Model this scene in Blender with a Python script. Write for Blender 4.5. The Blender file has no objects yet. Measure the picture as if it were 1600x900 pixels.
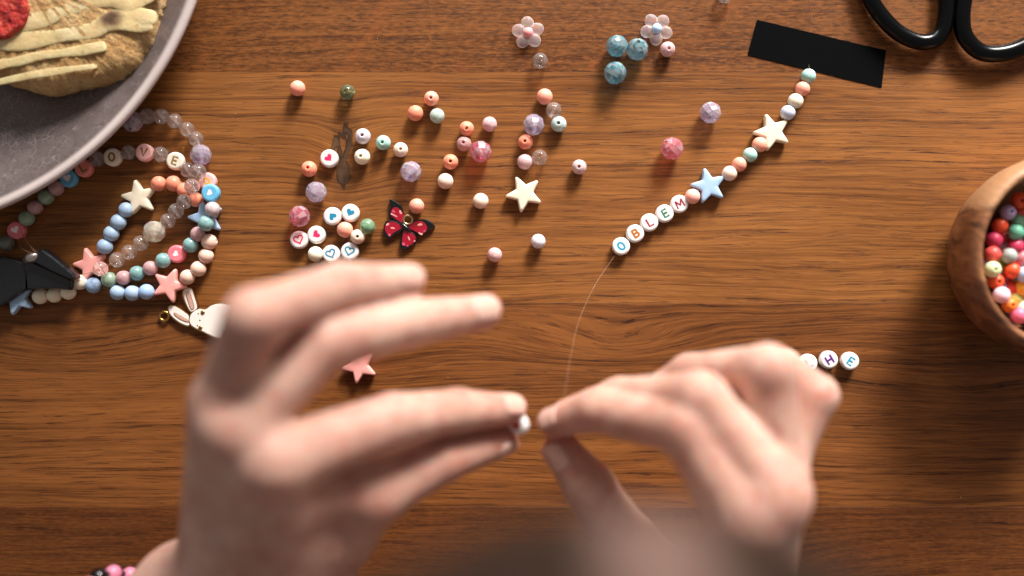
import bpy, bmesh, math, random
import numpy as np
from mathutils import Vector, Matrix, noise

random.seed(7)
sc = bpy.context.scene
COL = sc.collection
PI = math.pi

# ------------------------------------------------------------------ camera
H = 0.40                       # camera height above the table, metres
S = H / 1600.0                 # metres of table per photo pixel (36 mm lens, 36 mm sensor)
cam_d = bpy.data.cameras.new('camera')
cam = bpy.data.objects.new('camera', cam_d); COL.objects.link(cam)
cam.location = (0, 0, H)
cam_d.lens = 36; cam_d.sensor_width = 36
cam_d.clip_start = 0.005; cam_d.clip_end = 20
cam_d.dof.use_dof = True
cam_d.dof.focus_distance = H - 0.003
cam_d.dof.aperture_fstop = 2.1
sc.camera = cam

# ------------------------------------------------------------------ light
sc.view_settings.view_transform = 'Standard'
sc.view_settings.look = 'None'
sc.view_settings.gamma = 1
sc.view_settings.exposure = 0.0
sc.cycles.use_denoising = True
sc.cycles.max_bounces = 12
sc.cycles.transmission_bounces = 12
sc.cycles.transparent_max_bounces = 12
sc.cycles.sample_clamp_indirect = 6
w = bpy.data.worlds.new('World'); sc.world = w; w.use_nodes = True
w.node_tree.nodes['Background'].inputs[0].default_value = (1.0, 0.93, 0.88, 1)
w.node_tree.nodes['Background'].inputs[1].default_value = 0.23


def area(name, loc, target, sx, sy, power, color, spread=180):
    d = bpy.data.lights.new(name, 'AREA'); d.shape = 'RECTANGLE'
    d.size = sx; d.size_y = sy; d.energy = power; d.color = color
    d.spread = math.radians(spread)
    o = bpy.data.objects.new(name, d); COL.objects.link(o)
    o.location = loc
    o.rotation_euler = (Vector(target) - Vector(loc)).to_track_quat('-Z', 'Y').to_euler()
    return o


area('window_light', (0.48, 1.08, 0.52), (0.11, 0.075, 0.0), 0.66, 0.42, 2.95, (1.0, 0.955, 0.915), 28)
area('second_window_light', (-0.10, 1.25, 0.60), (0.12, 0.0, 0.0), 0.6, 0.4, .70, (1.0, 0.95, 0.92), 46)


# ------------------------------------------------------------------ helpers
def P(px, py, z=0.0):
    """point at height z (m) that stands under pixel (px, py) of the 1600 x 900 photo"""
    k = S * (1 - z / H)
    return Vector(((px - 800) * k, (450 - py) * k, z))


def lin(h):
    h = h.lstrip('#')
    out = []
    for i in (0, 2, 4):
        c = int(h[i:i + 2], 16) / 255
        out.append(c / 12.92 if c <= 0.04045 else ((c + 0.055) / 1.055) ** 2.4)
    return (*out, 1)


def mesh(name, verts, faces, mat=None, smooth=True, mm=True):
    me = bpy.data.meshes.new(name)
    k = 0.001 if mm else 1
    me.from_pydata([(v[0] * k, v[1] * k, v[2] * k) for v in verts], [], faces)
    if mat is not None:
        me.materials.append(mat)
    me.polygons.foreach_set('use_smooth', [smooth] * len(me.polygons))
    me.update()
    return me


def obj(name, me, parent=None, loc=(0, 0, 0), rot=(0, 0, 0)):
    o = bpy.data.objects.new(name, me); COL.objects.link(o)
    o.location = loc; o.rotation_euler = rot
    if parent is not None:
        o.parent = parent
    return o


def tag(o, label, cat, group=None):
    o['label'] = label; o['category'] = cat
    if group:
        o['group'] = group
    return o


def thing(name, loc, label, cat, group=None, rot=(0, 0, 0)):
    o = bpy.data.objects.new(name, None); COL.objects.link(o)
    o.empty_display_size = 0.005
    o.location = loc; o.rotation_euler = rot
    return tag(o, label, cat, group)


def lathe(prof, n=32, closed=True, flip=False):
    """revolve (r, z) profile about z"""
    vs, fs = [], []
    m = len(prof)
    for i in range(n):
        a = 2 * PI * i / n
        c, s = math.cos(a), math.sin(a)
        for r, z in prof:
            vs.append((r * c, r * s, z))
    rng = m if closed else m - 1
    for i in range(n):
        j = (i + 1) % n
        for k in range(rng):
            l = (k + 1) % m
            f = (i * m + k, j * m + k, j * m + l, i * m + l)
            fs.append(f[::-1] if flip else f)
    return vs, fs


def catmull(pts, n=6, closed=True):
    out = []
    m = len(pts)
    for i in range(m if closed else m - 1):
        def g(k):
            return pts[k % m] if closed else pts[max(0, min(m - 1, k))]
        p0, p1, p2, p3 = (np.array(g(i - 1), float), np.array(g(i), float), np.array(g(i + 1), float), np.array(g(i + 2), float))
        for t in range(n):
            t /= n
            out.append(tuple(0.5 * ((2 * p1) + (-p0 + p2) * t + (2 * p0 - 5 * p1 + 4 * p2 - p3) * t * t + (-p0 + 3 * p1 - 3 * p2 + p3) * t ** 3)))
    if not closed:
        out.append(tuple(map(float, pts[-1])))
    return out


def tube(path, radii, n=10, flat=1.0, caps=True, closed=False):
    """tube along 3-D path; flat squeezes it vertically"""
    vs, fs = [], []
    m = len(path)
    if not hasattr(radii, '__len__'):
        radii = [radii] * m
    up = Vector((0, 0, 1))
    for i, p in enumerate(path):
        p = Vector(p)
        a = Vector(path[(i - 1) % m] if closed else path[max(0, i - 1)]); b = Vector(path[(i + 1) % m] if closed else path[min(m - 1, i + 1)])
        t = (b - a).normalized()
        s = t.cross(up)
        if s.length < 1e-4:
            s = Vector((1, 0, 0))
        s.normalize(); u = s.cross(t)
        for k in range(n):
            an = 2 * PI * k / n
            vs.append(tuple(p + s * math.cos(an) * radii[i] + u * math.sin(an) * radii[i] * flat))
    for i in range(m if closed else m - 1):
        j = (i + 1) % m
        for k in range(n):
            l = (k + 1) % n
            fs.append((i * n + k, i * n + l, j * n + l, j * n + k))
    if caps and not closed:
        fs.append(tuple(range(n))[::-1]); fs.append(tuple(range((m - 1) * n, m * n)))
    return vs, fs


def slab(outline, z0, z1, bev=0.2, puff=0.0):
    """flat shape with outline (mm), bevelled top edge; fan-free ngon top"""
    n = len(outline)
    pts = [Vector((p[0], p[1])) for p in outline]
    area2 = sum(pts[i].x * pts[(i + 1) % n].y - pts[(i + 1) % n].x * pts[i].y for i in range(n))
    if area2 < 0:
        pts.reverse()
    nor = []
    for i in range(n):
        t = (pts[(i + 1) % n] - pts[i - 1]).normalized()
        nor.append(Vector((-t.y, t.x)))
    rings = [(0, z0), (0, z1 - bev), (bev * .3, z1 - bev * .3), (bev, z1)]
    vs, fs = [], []
    for ins, z in rings:
        for i in range(n):
            q = pts[i] + nor[i] * ins
            vs.append((q.x, q.y, z))
    for r in range(len(rings) - 1):
        for i in range(n):
            j = (i + 1) % n
            fs.append((r * n + i, r * n + j, (r + 1) * n + j, (r + 1) * n + i))
    top = (len(rings) - 1) * n
    fs.append(tuple(range(top, top + n)))
    fs.append(tuple(range(n))[::-1])
    return vs, fs


# ------------------------------------------------------------------ materials
def nt(name):
    m = bpy.data.materials.new(name); m.use_nodes = True
    t = m.node_tree
    return m, t, t.nodes['Principled BSDF']


class G:
    """small node-graph writer"""
    def __init__(self, t):
        self.t = t

    def n(self, typ, **kw):
        x = self.t.nodes.new(typ)
        for k, v in kw.items():
            setattr(x, k, v)
        return x

    def put(self, sock, v):
        if hasattr(v, 'is_output'):
            self.t.links.new(v, sock)
        else:
            sock.default_value = v

    def math(self, op, a, b=0.0, c=0.0, clamp=False):
        x = self.n('ShaderNodeMath', operation=op); x.use_clamp = clamp
        self.put(x.inputs[0], a); self.put(x.inputs[1], b); self.put(x.inputs[2], c)
        return x.outputs[0]

    def noise(self, vec, scale=1.0, detail=3.0, rough=0.55, dist=0.0):
        x = self.n('ShaderNodeTexNoise')
        self.put(x.inputs['Vector'], vec); x.inputs['Scale'].default_value = scale
        x.inputs['Detail'].default_value = detail; x.inputs['Roughness'].default_value = rough
        x.inputs['Distortion'].default_value = dist
        return x.outputs['Fac']

    def xyz(self, x, y, z=0.0):
        c = self.n('ShaderNodeCombineXYZ')
        self.put(c.inputs[0], x); self.put(c.inputs[1], y); self.put(c.inputs[2], z)
        return c.outputs[0]

    def ramp(self, fac, stops, interp='LINEAR'):
        r = self.n('ShaderNodeValToRGB'); r.color_ramp.interpolation = interp
        e = r.color_ramp.elements
        while len(e) < len(stops):
            e.new(0.5)
        for q, (p, c) in zip(e, stops):
            q.position = p; q.color = c if len(c) == 4 else (*c, 1)
        self.put(r.inputs[0], fac)
        return r.outputs[0]

    def mix(self, fac, a, b, mode='MIX'):
        x = self.n('ShaderNodeMix', data_type='RGBA', blend_type=mode)
        self.put(x.inputs[0], fac); self.put(x.inputs[6], a); self.put(x.inputs[7], b)
        return x.outputs[2]

    def smooth(self, v, lo, hi):
        x = self.n('ShaderNodeMapRange'); x.interpolation_type = 'SMOOTHSTEP'
        self.put(x.inputs[0], v); x.inputs[1].default_value = lo; x.inputs[2].default_value = hi
        return x.outputs[0]

    def bump(self, h, strength, dist):
        b = self.n('ShaderNodeBump'); b.inputs['Strength'].default_value = strength
        b.inputs['Distance'].default_value = dist
        self.put(b.inputs['Height'], h)
        return b.outputs[0]


def wood(name, seed, light, dark, bumps=(), pore=1.0, fleck=0.0, knot=None, smear=0.0):
    m, t, b = nt(name); g = G(t)
    tc = g.n('ShaderNodeTexCoord')
    sep = g.n('ShaderNodeSeparateXYZ'); t.links.new(tc.outputs['Object'], sep.inputs[0])
    x = g.math('MULTIPLY', sep.outputs[0], 1000.0); y0 = g.math('MULTIPLY', sep.outputs[1], 1000.0)
    z = g.math('MULTIPLY_ADD', sep.outputs[2], 1000.0, seed * 17.3)
    # field whose level lines are the year rings
    wv = g.noise(g.xyz(g.math('MULTIPLY', x, 0.006), g.math('MULTIPLY', y0, 0.022), seed * 3.1), 1, 2, .5)
    y = g.math('MULTIPLY_ADD', g.math('SUBTRACT', wv, .5), 12.0, y0)
    wv2 = g.noise(g.xyz(g.math('MULTIPLY', x, 0.035), g.math('MULTIPLY', y0, 0.12), seed * 5.7), 1, 2, .5)
    y = g.math('MULTIPLY_ADD', g.math('SUBTRACT', wv2, .5), 1.8, y)
    for (cx, cy, A, sx, sy) in bumps:
        ex = g.math('DIVIDE', g.math('SUBTRACT', x, cx), sx); ey = g.math('DIVIDE', g.math('SUBTRACT', y0, cy), sy)
        q = g.math('ADD', g.math('MULTIPLY', ex, ex), g.math('MULTIPLY', ey, ey))
        y = g.math('MULTIPLY_ADD', g.math('POWER', 2.718, g.math('MULTIPLY', q, -1.0)), A, y)
    broad = g.noise(g.xyz(g.math('MULTIPLY', x, 0.0035), g.math('MULTIPLY', y, 0.085), seed), 1, 3, .55)
    rings = g.noise(g.xyz(g.math('MULTIPLY', x, 0.010), g.math('MULTIPLY', y, 0.62), seed * 2.0), 1, 4, .62)
    fine = g.noise(g.xyz(g.math('MULTIPLY', x, 0.045), g.math('MULTIPLY', y, 1.7), seed * 4.0), 1, 3, .6)
    pores = g.noise(g.xyz(g.math('MULTIPLY', x, 0.070), g.math('MULTIPLY', y, 1.45), seed * 6.0), 1, 4, .68)
    blot = g.noise(g.xyz(g.math('MULTIPLY', x, 0.012), g.math('MULTIPLY', y0, 0.02), seed * 8.0), 1, 3, .6)
    v = g.math('ADD', g.math('MULTIPLY', broad, .58), g.math('ADD', g.math('MULTIPLY', rings, .68), g.math('MULTIPLY', fine, .85)))
    v = g.math('MULTIPLY_ADD', blot, .35, v)
    v = g.smooth(v, .86, 1.62)
    mid = tuple(.5 * a + .5 * c for a, c in zip(light, dark))
    col = g.ramp(v, [(0, dark), (.5, mid), (1, light)])
    lines = g.smooth(rings, .47, .34)
    pm = g.math('MULTIPLY', g.smooth(pores, .445, .375), .90 * pore, clamp=True)
    pm = g.math('MULTIPLY', pm, g.math('MULTIPLY_ADD', lines, .50, .50), clamp=True)
    lnm = g.math('MULTIPLY', lines, .26 * pore)
    pcol = (dark[0] * .34, dark[1] * .30, dark[2] * .30, 1)
    col = g.mix(lnm, col, pcol)
    col = g.mix(pm, col, pcol)
    lt = g.noise(g.xyz(g.math('MULTIPLY', x, 0.06), g.math('MULTIPLY', y, 2.1), seed * 12.0), 1, 3, .6)
    col = g.mix(g.math('MULTIPLY', g.smooth(lt, .58, .70), .38), col, (light[0] * 1.35, light[1] * 1.30, light[2] * 1.35, 1))
    h = g.math('SUBTRACT', g.math('MULTIPLY', fine, .35), pm)
    if fleck:
        fl = g.noise(g.xyz(g.math('MULTIPLY', x, 0.33), g.math('MULTIPLY', y0, 1.15), seed * 9.0), 1, 2, .6)
        fm = g.math('MULTIPLY', g.smooth(fl, .53, .66), .55 * fleck)
        col = g.mix(fm, col, (min(1, light[0] * 1.25), light[1] * 1.15, light[2] * 1.1, 1))
        fd = g.math('MULTIPLY', g.smooth(fl, .45, .36), .5 * fleck)
        col = g.mix(fd, col, pcol)
    if smear:
        # dried, paler wipe marks running diagonally
        u = g.math('MULTIPLY_ADD', y0, .62, g.math('MULTIPLY', x, -.78)); vv = g.math('MULTIPLY_ADD', y0, .78, g.math('MULTIPLY', x, .62))
        sm = g.noise(g.xyz(g.math('MULTIPLY', u, .11), g.math('MULTIPLY', vv, .022), seed), 1, 2, .5)
        col = g.mix(g.math('MULTIPLY', g.smooth(sm, .60, .68), .22 * smear), col, (light[0] * 1.2, light[1] * .9, light[2] * .8, 1))
    if knot:
        kx, ky = knot
        nx = g.noise(g.xyz(g.math('MULTIPLY', x, .25), g.math('MULTIPLY', y0, .13), 3.0), 1, 1, .4)
        dx = g.math('ADD', g.math('SUBTRACT', x, kx), g.math('MULTIPLY', g.math('SUBTRACT', nx, .5), 15.0))
        dy = g.math('SUBTRACT', y0, ky)
        sh = g.math('MULTIPLY_ADD', dy, -.10, dx)
        q = g.math('SQRT', g.math('ADD', g.math('POWER', g.math('DIVIDE', sh, 3.1), 2.0), g.math('POWER', g.math('DIVIDE', dy, 12.5), 2.0)))
        halo = g.smooth(q, 2.1, .8)
        col = g.mix(g.math('MULTIPLY', halo, .40), col, (.05, .020, .008, 1))
        core = g.math('MULTIPLY', g.smooth(q, 1.02, .88), .86)
        col = g.mix(core, col, g.ramp(nx, [(.35, (.030, .018, .010)), (.62, (.085, .048, .026))]))
        rimq = g.math('MULTIPLY', g.smooth(q, .80, .95), g.smooth(q, 1.12, 1.0))
        col = g.mix(g.math('MULTIPLY', rimq, .7), col, (.006, .004, .002, 1))
        h = g.math('SUBTRACT', h, g.math('MULTIPLY', g.smooth(q, 1.1, .85), .6))
    t.links.new(col, b.inputs['Base Color'])
    b.inputs['Roughness'].default_value = .46
    rr = g.math('MULTIPLY_ADD', blot, .25, .36)
    t.links.new(rr, b.inputs['Roughness'])
    b.inputs['Specular IOR Level'].default_value = .22
    t.links.new(g.bump(h, .30, .0002), b.inputs['Normal'])
    return m


_mc = {}


def plastic(hexcol, rough=.45, sss=.6, key='', spec=.4):
    k = (hexcol, rough, sss, key)
    if k in _mc:
        return _mc[k]
    m, t, b = nt('plastic'); g = G(t)
    c = lin(hexcol)
    tc = g.n('ShaderNodeTexCoord')
    n = g.noise(tc.outputs['Object'], 700, 2, .5)
    oi = g.n('ShaderNodeObjectInfo')
    va = g.math('MULTIPLY_ADD', oi.outputs['Random'], .10, .93)
    hs = g.n('ShaderNodeHueSaturation'); hs.inputs['Color'].default_value = c
    t.links.new(va, hs.inputs['Value'])
    t.links.new(hs.outputs[0], b.inputs['Base Color'])
    b.inputs['Roughness'].default_value = rough
    b.inputs['Specular IOR Level'].default_value = spec
    b.inputs['Subsurface Weight'].default_value = sss
    b.inputs['Subsurface Radius'].default_value = (1, .7, .55)
    b.inputs['Subsurface Scale'].default_value = .0026
    t.links.new(g.bump(n, .12, .0001), b.inputs['Normal'])
    _mc[k] = m
    return m


def jelly(hexcol, trans=.45, rough=.12, sss=.6):
    """cloudy translucent acrylic"""
    k = ('j', hexcol, trans, rough)
    if k in _mc:
        return _mc[k]
    m, t, b = nt('jelly_acrylic'); g = G(t)
    c = lin(hexcol)
    tc = g.n('ShaderNodeTexCoord')
    n = g.noise(tc.outputs['Object'], 420, 3, .6, 1.5)
    col = g.mix(g.smooth(n, .40, .65), tuple(v * .82 for v in c[:3]) + (1,), tuple(min(1, v * 1.08 + .02) for v in c[:3]) + (1,))
    t.links.new(col, b.inputs['Base Color'])
    b.inputs['Roughness'].default_value = rough
    b.inputs['IOR'].default_value = 1.45
    t.links.new(g.math('MULTIPLY_ADD', n, .3, trans - .15, clamp=True), b.inputs['Transmission Weight'])
    b.inputs['Subsurface Weight'].default_value = sss
    b.inputs['Subsurface Radius'].default_value = (1, .85, .8)
    b.inputs['Subsurface Scale'].default_value = .002
    _mc[k] = m
    return m


def veil(t, b, amount, edge, tint):
    """let part of the light straight through: thin-walled, clear acrylic; more solid towards grazing angles"""
    g = G(t)
    tr = g.n('ShaderNodeBsdfTransparent'); tr.inputs[0].default_value = tint
    lw = g.n('ShaderNodeLayerWeight'); lw.inputs[0].default_value = .35
    fac = g.math('MULTIPLY_ADD', g.math('POWER', lw.outputs['Facing'], 1.6), edge, amount, clamp=True)
    mx = g.n('ShaderNodeMixShader')
    t.links.new(fac, mx.inputs[0]); t.links.new(tr.outputs[0], mx.inputs[1]); t.links.new(b.outputs[0], mx.inputs[2])
    t.links.new(mx.outputs[0], t.nodes['Material Output'].inputs['Surface'])


def clear(hexcol='#fffaf7', rough=.03, ior=1.40):
    k = ('c', hexcol, rough)
    if k in _mc:
        return _mc[k]
    m, t, b = nt('clear_acrylic')
    b.inputs['Base Color'].default_value = lin(hexcol)
    b.inputs['Transmission Weight'].default_value = .88
    b.inputs['Roughness'].default_value = rough
    b.inputs['IOR'].default_value = ior
    b.inputs['Coat Weight'].default_value = .8; b.inputs['Coat Roughness'].default_value = .08
    veil(t, b, .52, .48, (1, .98, .97, 1))
    _mc[k] = m
    return m


def frost(hexcol):
    k = ('fr', hexcol)
    if k in _mc:
        return _mc[k]
    m, t, b = nt('frosted_acrylic')
    b.inputs['Base Color'].default_value = lin(hexcol)
    b.inputs['Roughness'].default_value = .28
    b.inputs['Subsurface Weight'].default_value = .7; b.inputs['Subsurface Scale'].default_value = .002
    b.inputs['Transmission Weight'].default_value = .25; b.inputs['IOR'].default_value = 1.3
    veil(t, b, .20, .85, (.99, .95, .94, 1))
    _mc[k] = m
    return m


def sparkle(hexcol):
    """facetted acrylic with a glossy coat; random paler facets are painted glints"""
    k = ('s', hexcol)
    if k in _mc:
        return _mc[k]
    m, t, b = nt('faceted_acrylic'); g = G(t)
    geo = g.n('ShaderNodeNewGeometry')
    sp = g.n('ShaderNodeVectorMath', operation='DOT_PRODUCT')
    t.links.new(geo.outputs['True Normal'], sp.inputs[0]); sp.inputs[1].default_value = (37.1, 71.7, 53.3)
    wn = g.n('ShaderNodeTexWhiteNoise', noise_dimensions='1D')
    t.links.new(sp.outputs['Value'], wn.inputs['W'])
    c = lin(hexcol)
    pale = tuple(min(1, .3 * v + .72) for v in c[:3]) + (1,)
    col = g.mix(g.math('POWER', wn.outputs['Value'], 1.3), tuple(v * .86 for v in c[:3]) + (1,), pale)  # glints put into the colour: each facet paled by a random amount
    t.links.new(col, b.inputs['Base Color'])
    b.inputs['Roughness'].default_value = .05
    b.inputs['IOR'].default_value = 1.42
    b.inputs['Transmission Weight'].default_value = .45
    b.inputs['Subsurface Weight'].default_value = .6; b.inputs['Subsurface Scale'].default_value = .003
    b.inputs['Coat Weight'].default_value = .7
    b.inputs['Coat Roughness'].default_value = .04
    veil(t, b, .52, .45, (*[min(1, .5 + .5 * v) for v in c[:3]], 1))
    _mc[k] = m
    return m


def simple(name, hexcol, rough=.5, metal=0.0, spec=.5, coat=0.0, bump=0.0, bscale=900):
    m, t, b = nt(name)
    b.inputs['Base Color'].default_value = lin(hexcol)
    b.inputs['Roughness'].default_value = rough
    b.inputs['Metallic'].default_value = metal
    b.inputs['Specular IOR Level'].default_value = spec
    b.inputs['Coat Weight'].default_value = coat
    if bump:
        g = G(t); tc = g.n('ShaderNodeTexCoord')
        nn = g.noise(tc.outputs['Object'], bscale, 3)
        t.links.new(g.bump(nn, bump, .0003), b.inputs['Normal'])
        t.links.new(g.math('MULTIPLY_ADD', nn, .3, rough - .15, clamp=True), b.inputs['Roughness'])
    return m


# ------------------------------------------------------------------ the table
# long oak boards: joints where the photograph shows the tone change
W_L = (.235, .098, .031); W_D = (.092, .033, .0105)
board_mats = [
    wood('oak_flecked', 1.3, (.222, .079, .0190), (.078, .0238, .0054), fleck=.9, pore=.75, smear=1.0),
    wood('oak_pale', 2.1, (.305, .115, .0270), (.120, .0390, .0086), bumps=((-65, 48, 5, 12, 22),), pore=1.25, knot=(-65.3, 51.5), smear=.25),
    wood('oak_figured', 3.7, (.243, .084, .0195), (.080, .0240, .0054), bumps=((40, -23, 9.5, 38, 9.5), (-165, -27, 9, 50, 11), (175, -40, 4, 40, 9), (-60, -30, 5, 40, 12)), pore=1.2),
    wood('oak_dark', 4.9, (.162, .052, .0112), (.056, .0158, .004), bumps=((70, -110, 8, 80, 12),), fleck=.5, pore=.9),
]
table = tag(bpy.data.objects.new('table', None), 'varnished brown oak table top of long boards under everything', 'table')
COL.objects.link(table)


def plank(y0, y1, m):
    bm = bmesh.new(); bmesh.ops.create_cube(bm, size=1)
    for v in bm.verts:
        v.co = Vector((v.co.x * 1.5, (y0 + y1) / 2 + v.co.y * (y1 - y0 - .00003), -.016 + v.co.z * .032))
    bmesh.ops.bevel(bm, geom=[e for e in bm.edges], offset=.00007, segments=1, affect='EDGES')
    me = bpy.data.meshes.new('plank'); bm.to_mesh(me); bm.free(); me.materials.append(m)
    obj('plank', me, table)


yy = [.262, .172, .0843, -.0060, -.0857, -.175, -.265]
for i, mi in enumerate((3, 0, 1, 2, 3, 0)):
    plank(yy[i + 1], yy[i], board_mats[mi])

# ------------------------------------------------------------------ bead meshes (mm)
def bead_prof(r, hr, n=14):
    a0 = math.asin(hr * 1.25 / r)
    pr = [(r * math.sin(a), r * math.cos(a)) for a in np.linspace(a0, PI - a0, n)]
    zt = pr[0][1]
    # rounded lip and bore
    pr = [(hr, zt - .25), (hr * 1.06, zt - .06)] + pr + [(hr * 1.06, -zt + .06), (hr, -zt + .25)]
    return pr


_me = {}


def bead_mesh(mat, r=3.0, hr=.62):
    k = ('b', mat.name, r, hr)
    if k not in _me:
        v, f = lathe(bead_prof(r, hr), 28)
        # profile runs top -> bottom along the outside: flip for outward normals
        _me[k] = mesh('round_bead', v, [x[::-1] for x in f], mat)
    return _me[k]


def facet_mesh(mat, r=4.2):
    k = ('f', mat.name, r)
    if k not in _me:
        pr = []
        nz, ns = 8, 11
        vs, fs = [], []
        hr = .8
        a0 = math.asin(hr / r)
        ring = []
        for i, a in enumerate(np.linspace(a0, PI - a0, nz)):
            row = []
            for j in range(ns):
                th = 2 * PI * j / ns
                row.append(len(vs)); vs.append((r * math.sin(a) * math.cos(th), r * math.sin(a) * math.sin(th), r * math.cos(a)))
            ring.append(row)
        for i in range(nz - 1):
            for j in range(ns):
                k2 = (j + 1) % ns
                fs.append((ring[i][j], ring[i + 1][j], ring[i + 1][k2], ring[i][k2]))
        # bore
        for j in range(ns):
            k2 = (j + 1) % ns
            fs.append((ring[0][j], ring[0][k2], ring[-1][k2], ring[-1][j]))
        _me[k] = mesh('faceted_bead', vs, fs, mat, smooth=False)
    return _me[k]


def disc_mesh(mat, r=3.5, h=3.6):
    k = ('d', mat.name, r, h)
    if k not in _me:
        e = 1.0
        pr = [(0.001, -h / 2), (r - e, -h / 2)]
        pr += [(r - e + e * math.sin(a), -h / 2 + e - e * math.cos(a)) for a in np.linspace(.2, PI / 2, 5)]
        pr += [(r - e + e * math.cos(a), h / 2 - e + e * math.sin(a)) for a in np.linspace(0, PI / 2 - .1, 6)]
        pr += [(r - e - .3, h / 2 - .02), (r * .5, h / 2 - .05), (0.001, h / 2 - .05)]
        v, f = lathe(pr, 36, closed=False)
        _me[k] = mesh('letter_bead', v, f, mat)
    return _me[k]


def star_mesh(mat, R=7.2, q=.53, t=3.8):
    k = ('st', mat.name, R)
    if k not in _me:
        pts = []
        for i in range(5):
            a = PI / 2 + 2 * PI * i / 5
            for da, rr in ((-.085, .955), (0, 1.0), (.085, .955)):
                pts.append((R * rr * math.cos(a + da), R * rr * math.sin(a + da)))
            a2 = a + PI / 5
            for da, rr in ((-.13, q * 1.06), (0, q), (.13, q * 1.06)):
                pts.append((R * rr * math.cos(a2 + da), R * rr * math.sin(a2 + da)))
        out = catmull(pts, 3)
        n = len(out)
        levels = [(.0, -t / 2), (.5, -t / 2), (.86, -t / 2 + .05), (.95, -t / 2 + .45), (1, -.35), (1, .35), (.975, t / 2 - .85), (.93, t / 2 - .35), (.86, t / 2 - .08), (.74, t / 2), (.4, t / 2 + .06)]
        vs, fs = [], []
        for s_, z_ in levels:
            for x_, y_ in out:
                vs.append((x_ * s_, y_ * s_, z_))
        for l in range(len(levels) - 1):
            for i in range(n):
                j = (i + 1) % n
                fs.append((l * n + i, l * n + j, (l + 1) * n + j, (l + 1) * n + i))
        vs.append((0, 0, t / 2 + .07)); c = len(vs) - 1
        b0 = (len(levels) - 1) * n
        for i in range(n):
            fs.append((b0 + i, b0 + (i + 1) % n, c))
        _me[k] = mesh('star_bead', vs, fs, mat)
    return _me[k]


def strokes_mesh(strokes, wd, z0, z1, mat, name):
    """raised print: each stroke a rounded ribbon"""
    vs, fs = [], []
    for si, st in enumerate(strokes):
        n = len(st)
        closed = n > 3 and abs(st[0][0] - st[-1][0]) < 1e-6 and abs(st[0][1] - st[-1][1]) < 1e-6
        base = len(vs)
        z1_ = z1 + .004 * si
        for i, p in enumerate(st):
            a = Vector(st[i - 1] if i else (st[-2] if closed else st[0])); b = Vector(st[i + 1] if i < n - 1 else (st[1] if closed else st[-1]))
            t = (b - a).normalized(); s = Vector((-t.y, t.x)) * wd / 2
            p = Vector(p)
            if not closed and i in (0, n - 1):
                p = p + t * (wd * .3) * (1 if i else -1)
            for q, z in ((p + s, z0), (p + s, z1_), (p - s, z1_), (p - s, z0)):
                vs.append((q.x, q.y, z))
        for i in range(n - 1):
            a0, b0 = base + 4 * i, base + 4 * (i + 1)
            for k in range(3):
                fs.append((a0 + k, a0 + k + 1, b0 + k + 1, b0 + k))
    return mesh(name, vs, [f[::-1] for f in fs], mat, smooth=False)


def arc(cx, cy, rx, ry, a0, a1, n=14):
    return [(cx + rx * math.cos(math.radians(a)), cy + ry * math.sin(math.radians(a))) for a in np.linspace(a0, a1, n)]


LET = {
    'O': [arc(0, 0, 1.05, 1.5, 0, 360, 26)],
    'B': [[(-.8, -1.45), (-.8, 1.45)], [(-.8, 1.45)] + arc(.15, .75, .75, .7, 90, -90, 9) + [(-.8, .05)], [(-.8, .05)] + arc(.2, -.7, .9, .75, 90, -90, 10) + [(-.8, -1.45)]],
    'L': [[(-.75, 1.5), (-.75, -1.45), (.95, -1.45)]],
    'E': [[(.9, 1.45), (-.75, 1.45), (-.75, -1.45), (.95, -1.45)], [(-.75, .02), (.7, .02)]],
    'M': [[(-1.42, -1.45), (-1.2, 1.45)], [(1.42, -1.45), (1.2, 1.45)], [(-1.2, 1.45), (0, -.55)], [(1.2, 1.45), (0, -.55)]],
    'H': [[(-1.05, -1.5), (-1.05, 1.5)], [(1.05, -1.5), (1.05, 1.5)], [(-1.05, 0), (1.05, 0)]],
    'V': [[(-1.1, 1.5), (0, -1.45), (1.1, 1.5)]],
}


def heart_pts(s=1.0, n=30):
    out = []
    for i in range(n):
        a = 2 * PI * i / n
        out.append((s * 16 * math.sin(a) ** 3 / 16, s * (13 * math.cos(a) - 5 * math.cos(2 * a) - 2 * math.cos(3 * a) - math.cos(4 * a)) / 16 + .1 * s))
    return out


def ink(hexcol):
    k = ('ink', hexcol)
    if k not in _mc:
        _mc[k] = simple('ink', hexcol, .45)
    return _mc[k]


M_white = plastic('#ebe4e0', .35, .2, 'w')
rnd = random.Random(3)

CORAL, DEEP, PEACH, CREAM, TEAL, BLUE, BLUEG, PINKC = '#f4a690', '#ee9679', '#f3d6c4', '#f1e6cf', '#a6d0c6', '#a9c3dc', '#c2c9da', '#f3b4a5'

DECK = .0015 * 0


def bead(px, py, mat, label=None, group=None, hole=None, r=3.0, parent=None, z=None, name='round_bead', cat='bead', roll=None):
    """hole None: bore lies flat (direction roll); 'up': bore faces the camera"""
    zc = (r * .001 if z is None else z)
    me = bead_mesh(mat, r)
    if hole == 'up':
        rot = (rnd.uniform(-.10, .14), rnd.uniform(-.1, .1), rnd.uniform(0, 6))
    else:
        rot = (PI / 2, 0, rnd.uniform(0, PI) if roll is None else roll)
    o = obj(name, me, parent, P(px, py, zc), rot)
    o.scale = [rnd.uniform(.955, 1.035)] * 3
    if label:
        tag(o, label, cat, group)
    return o


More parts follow.
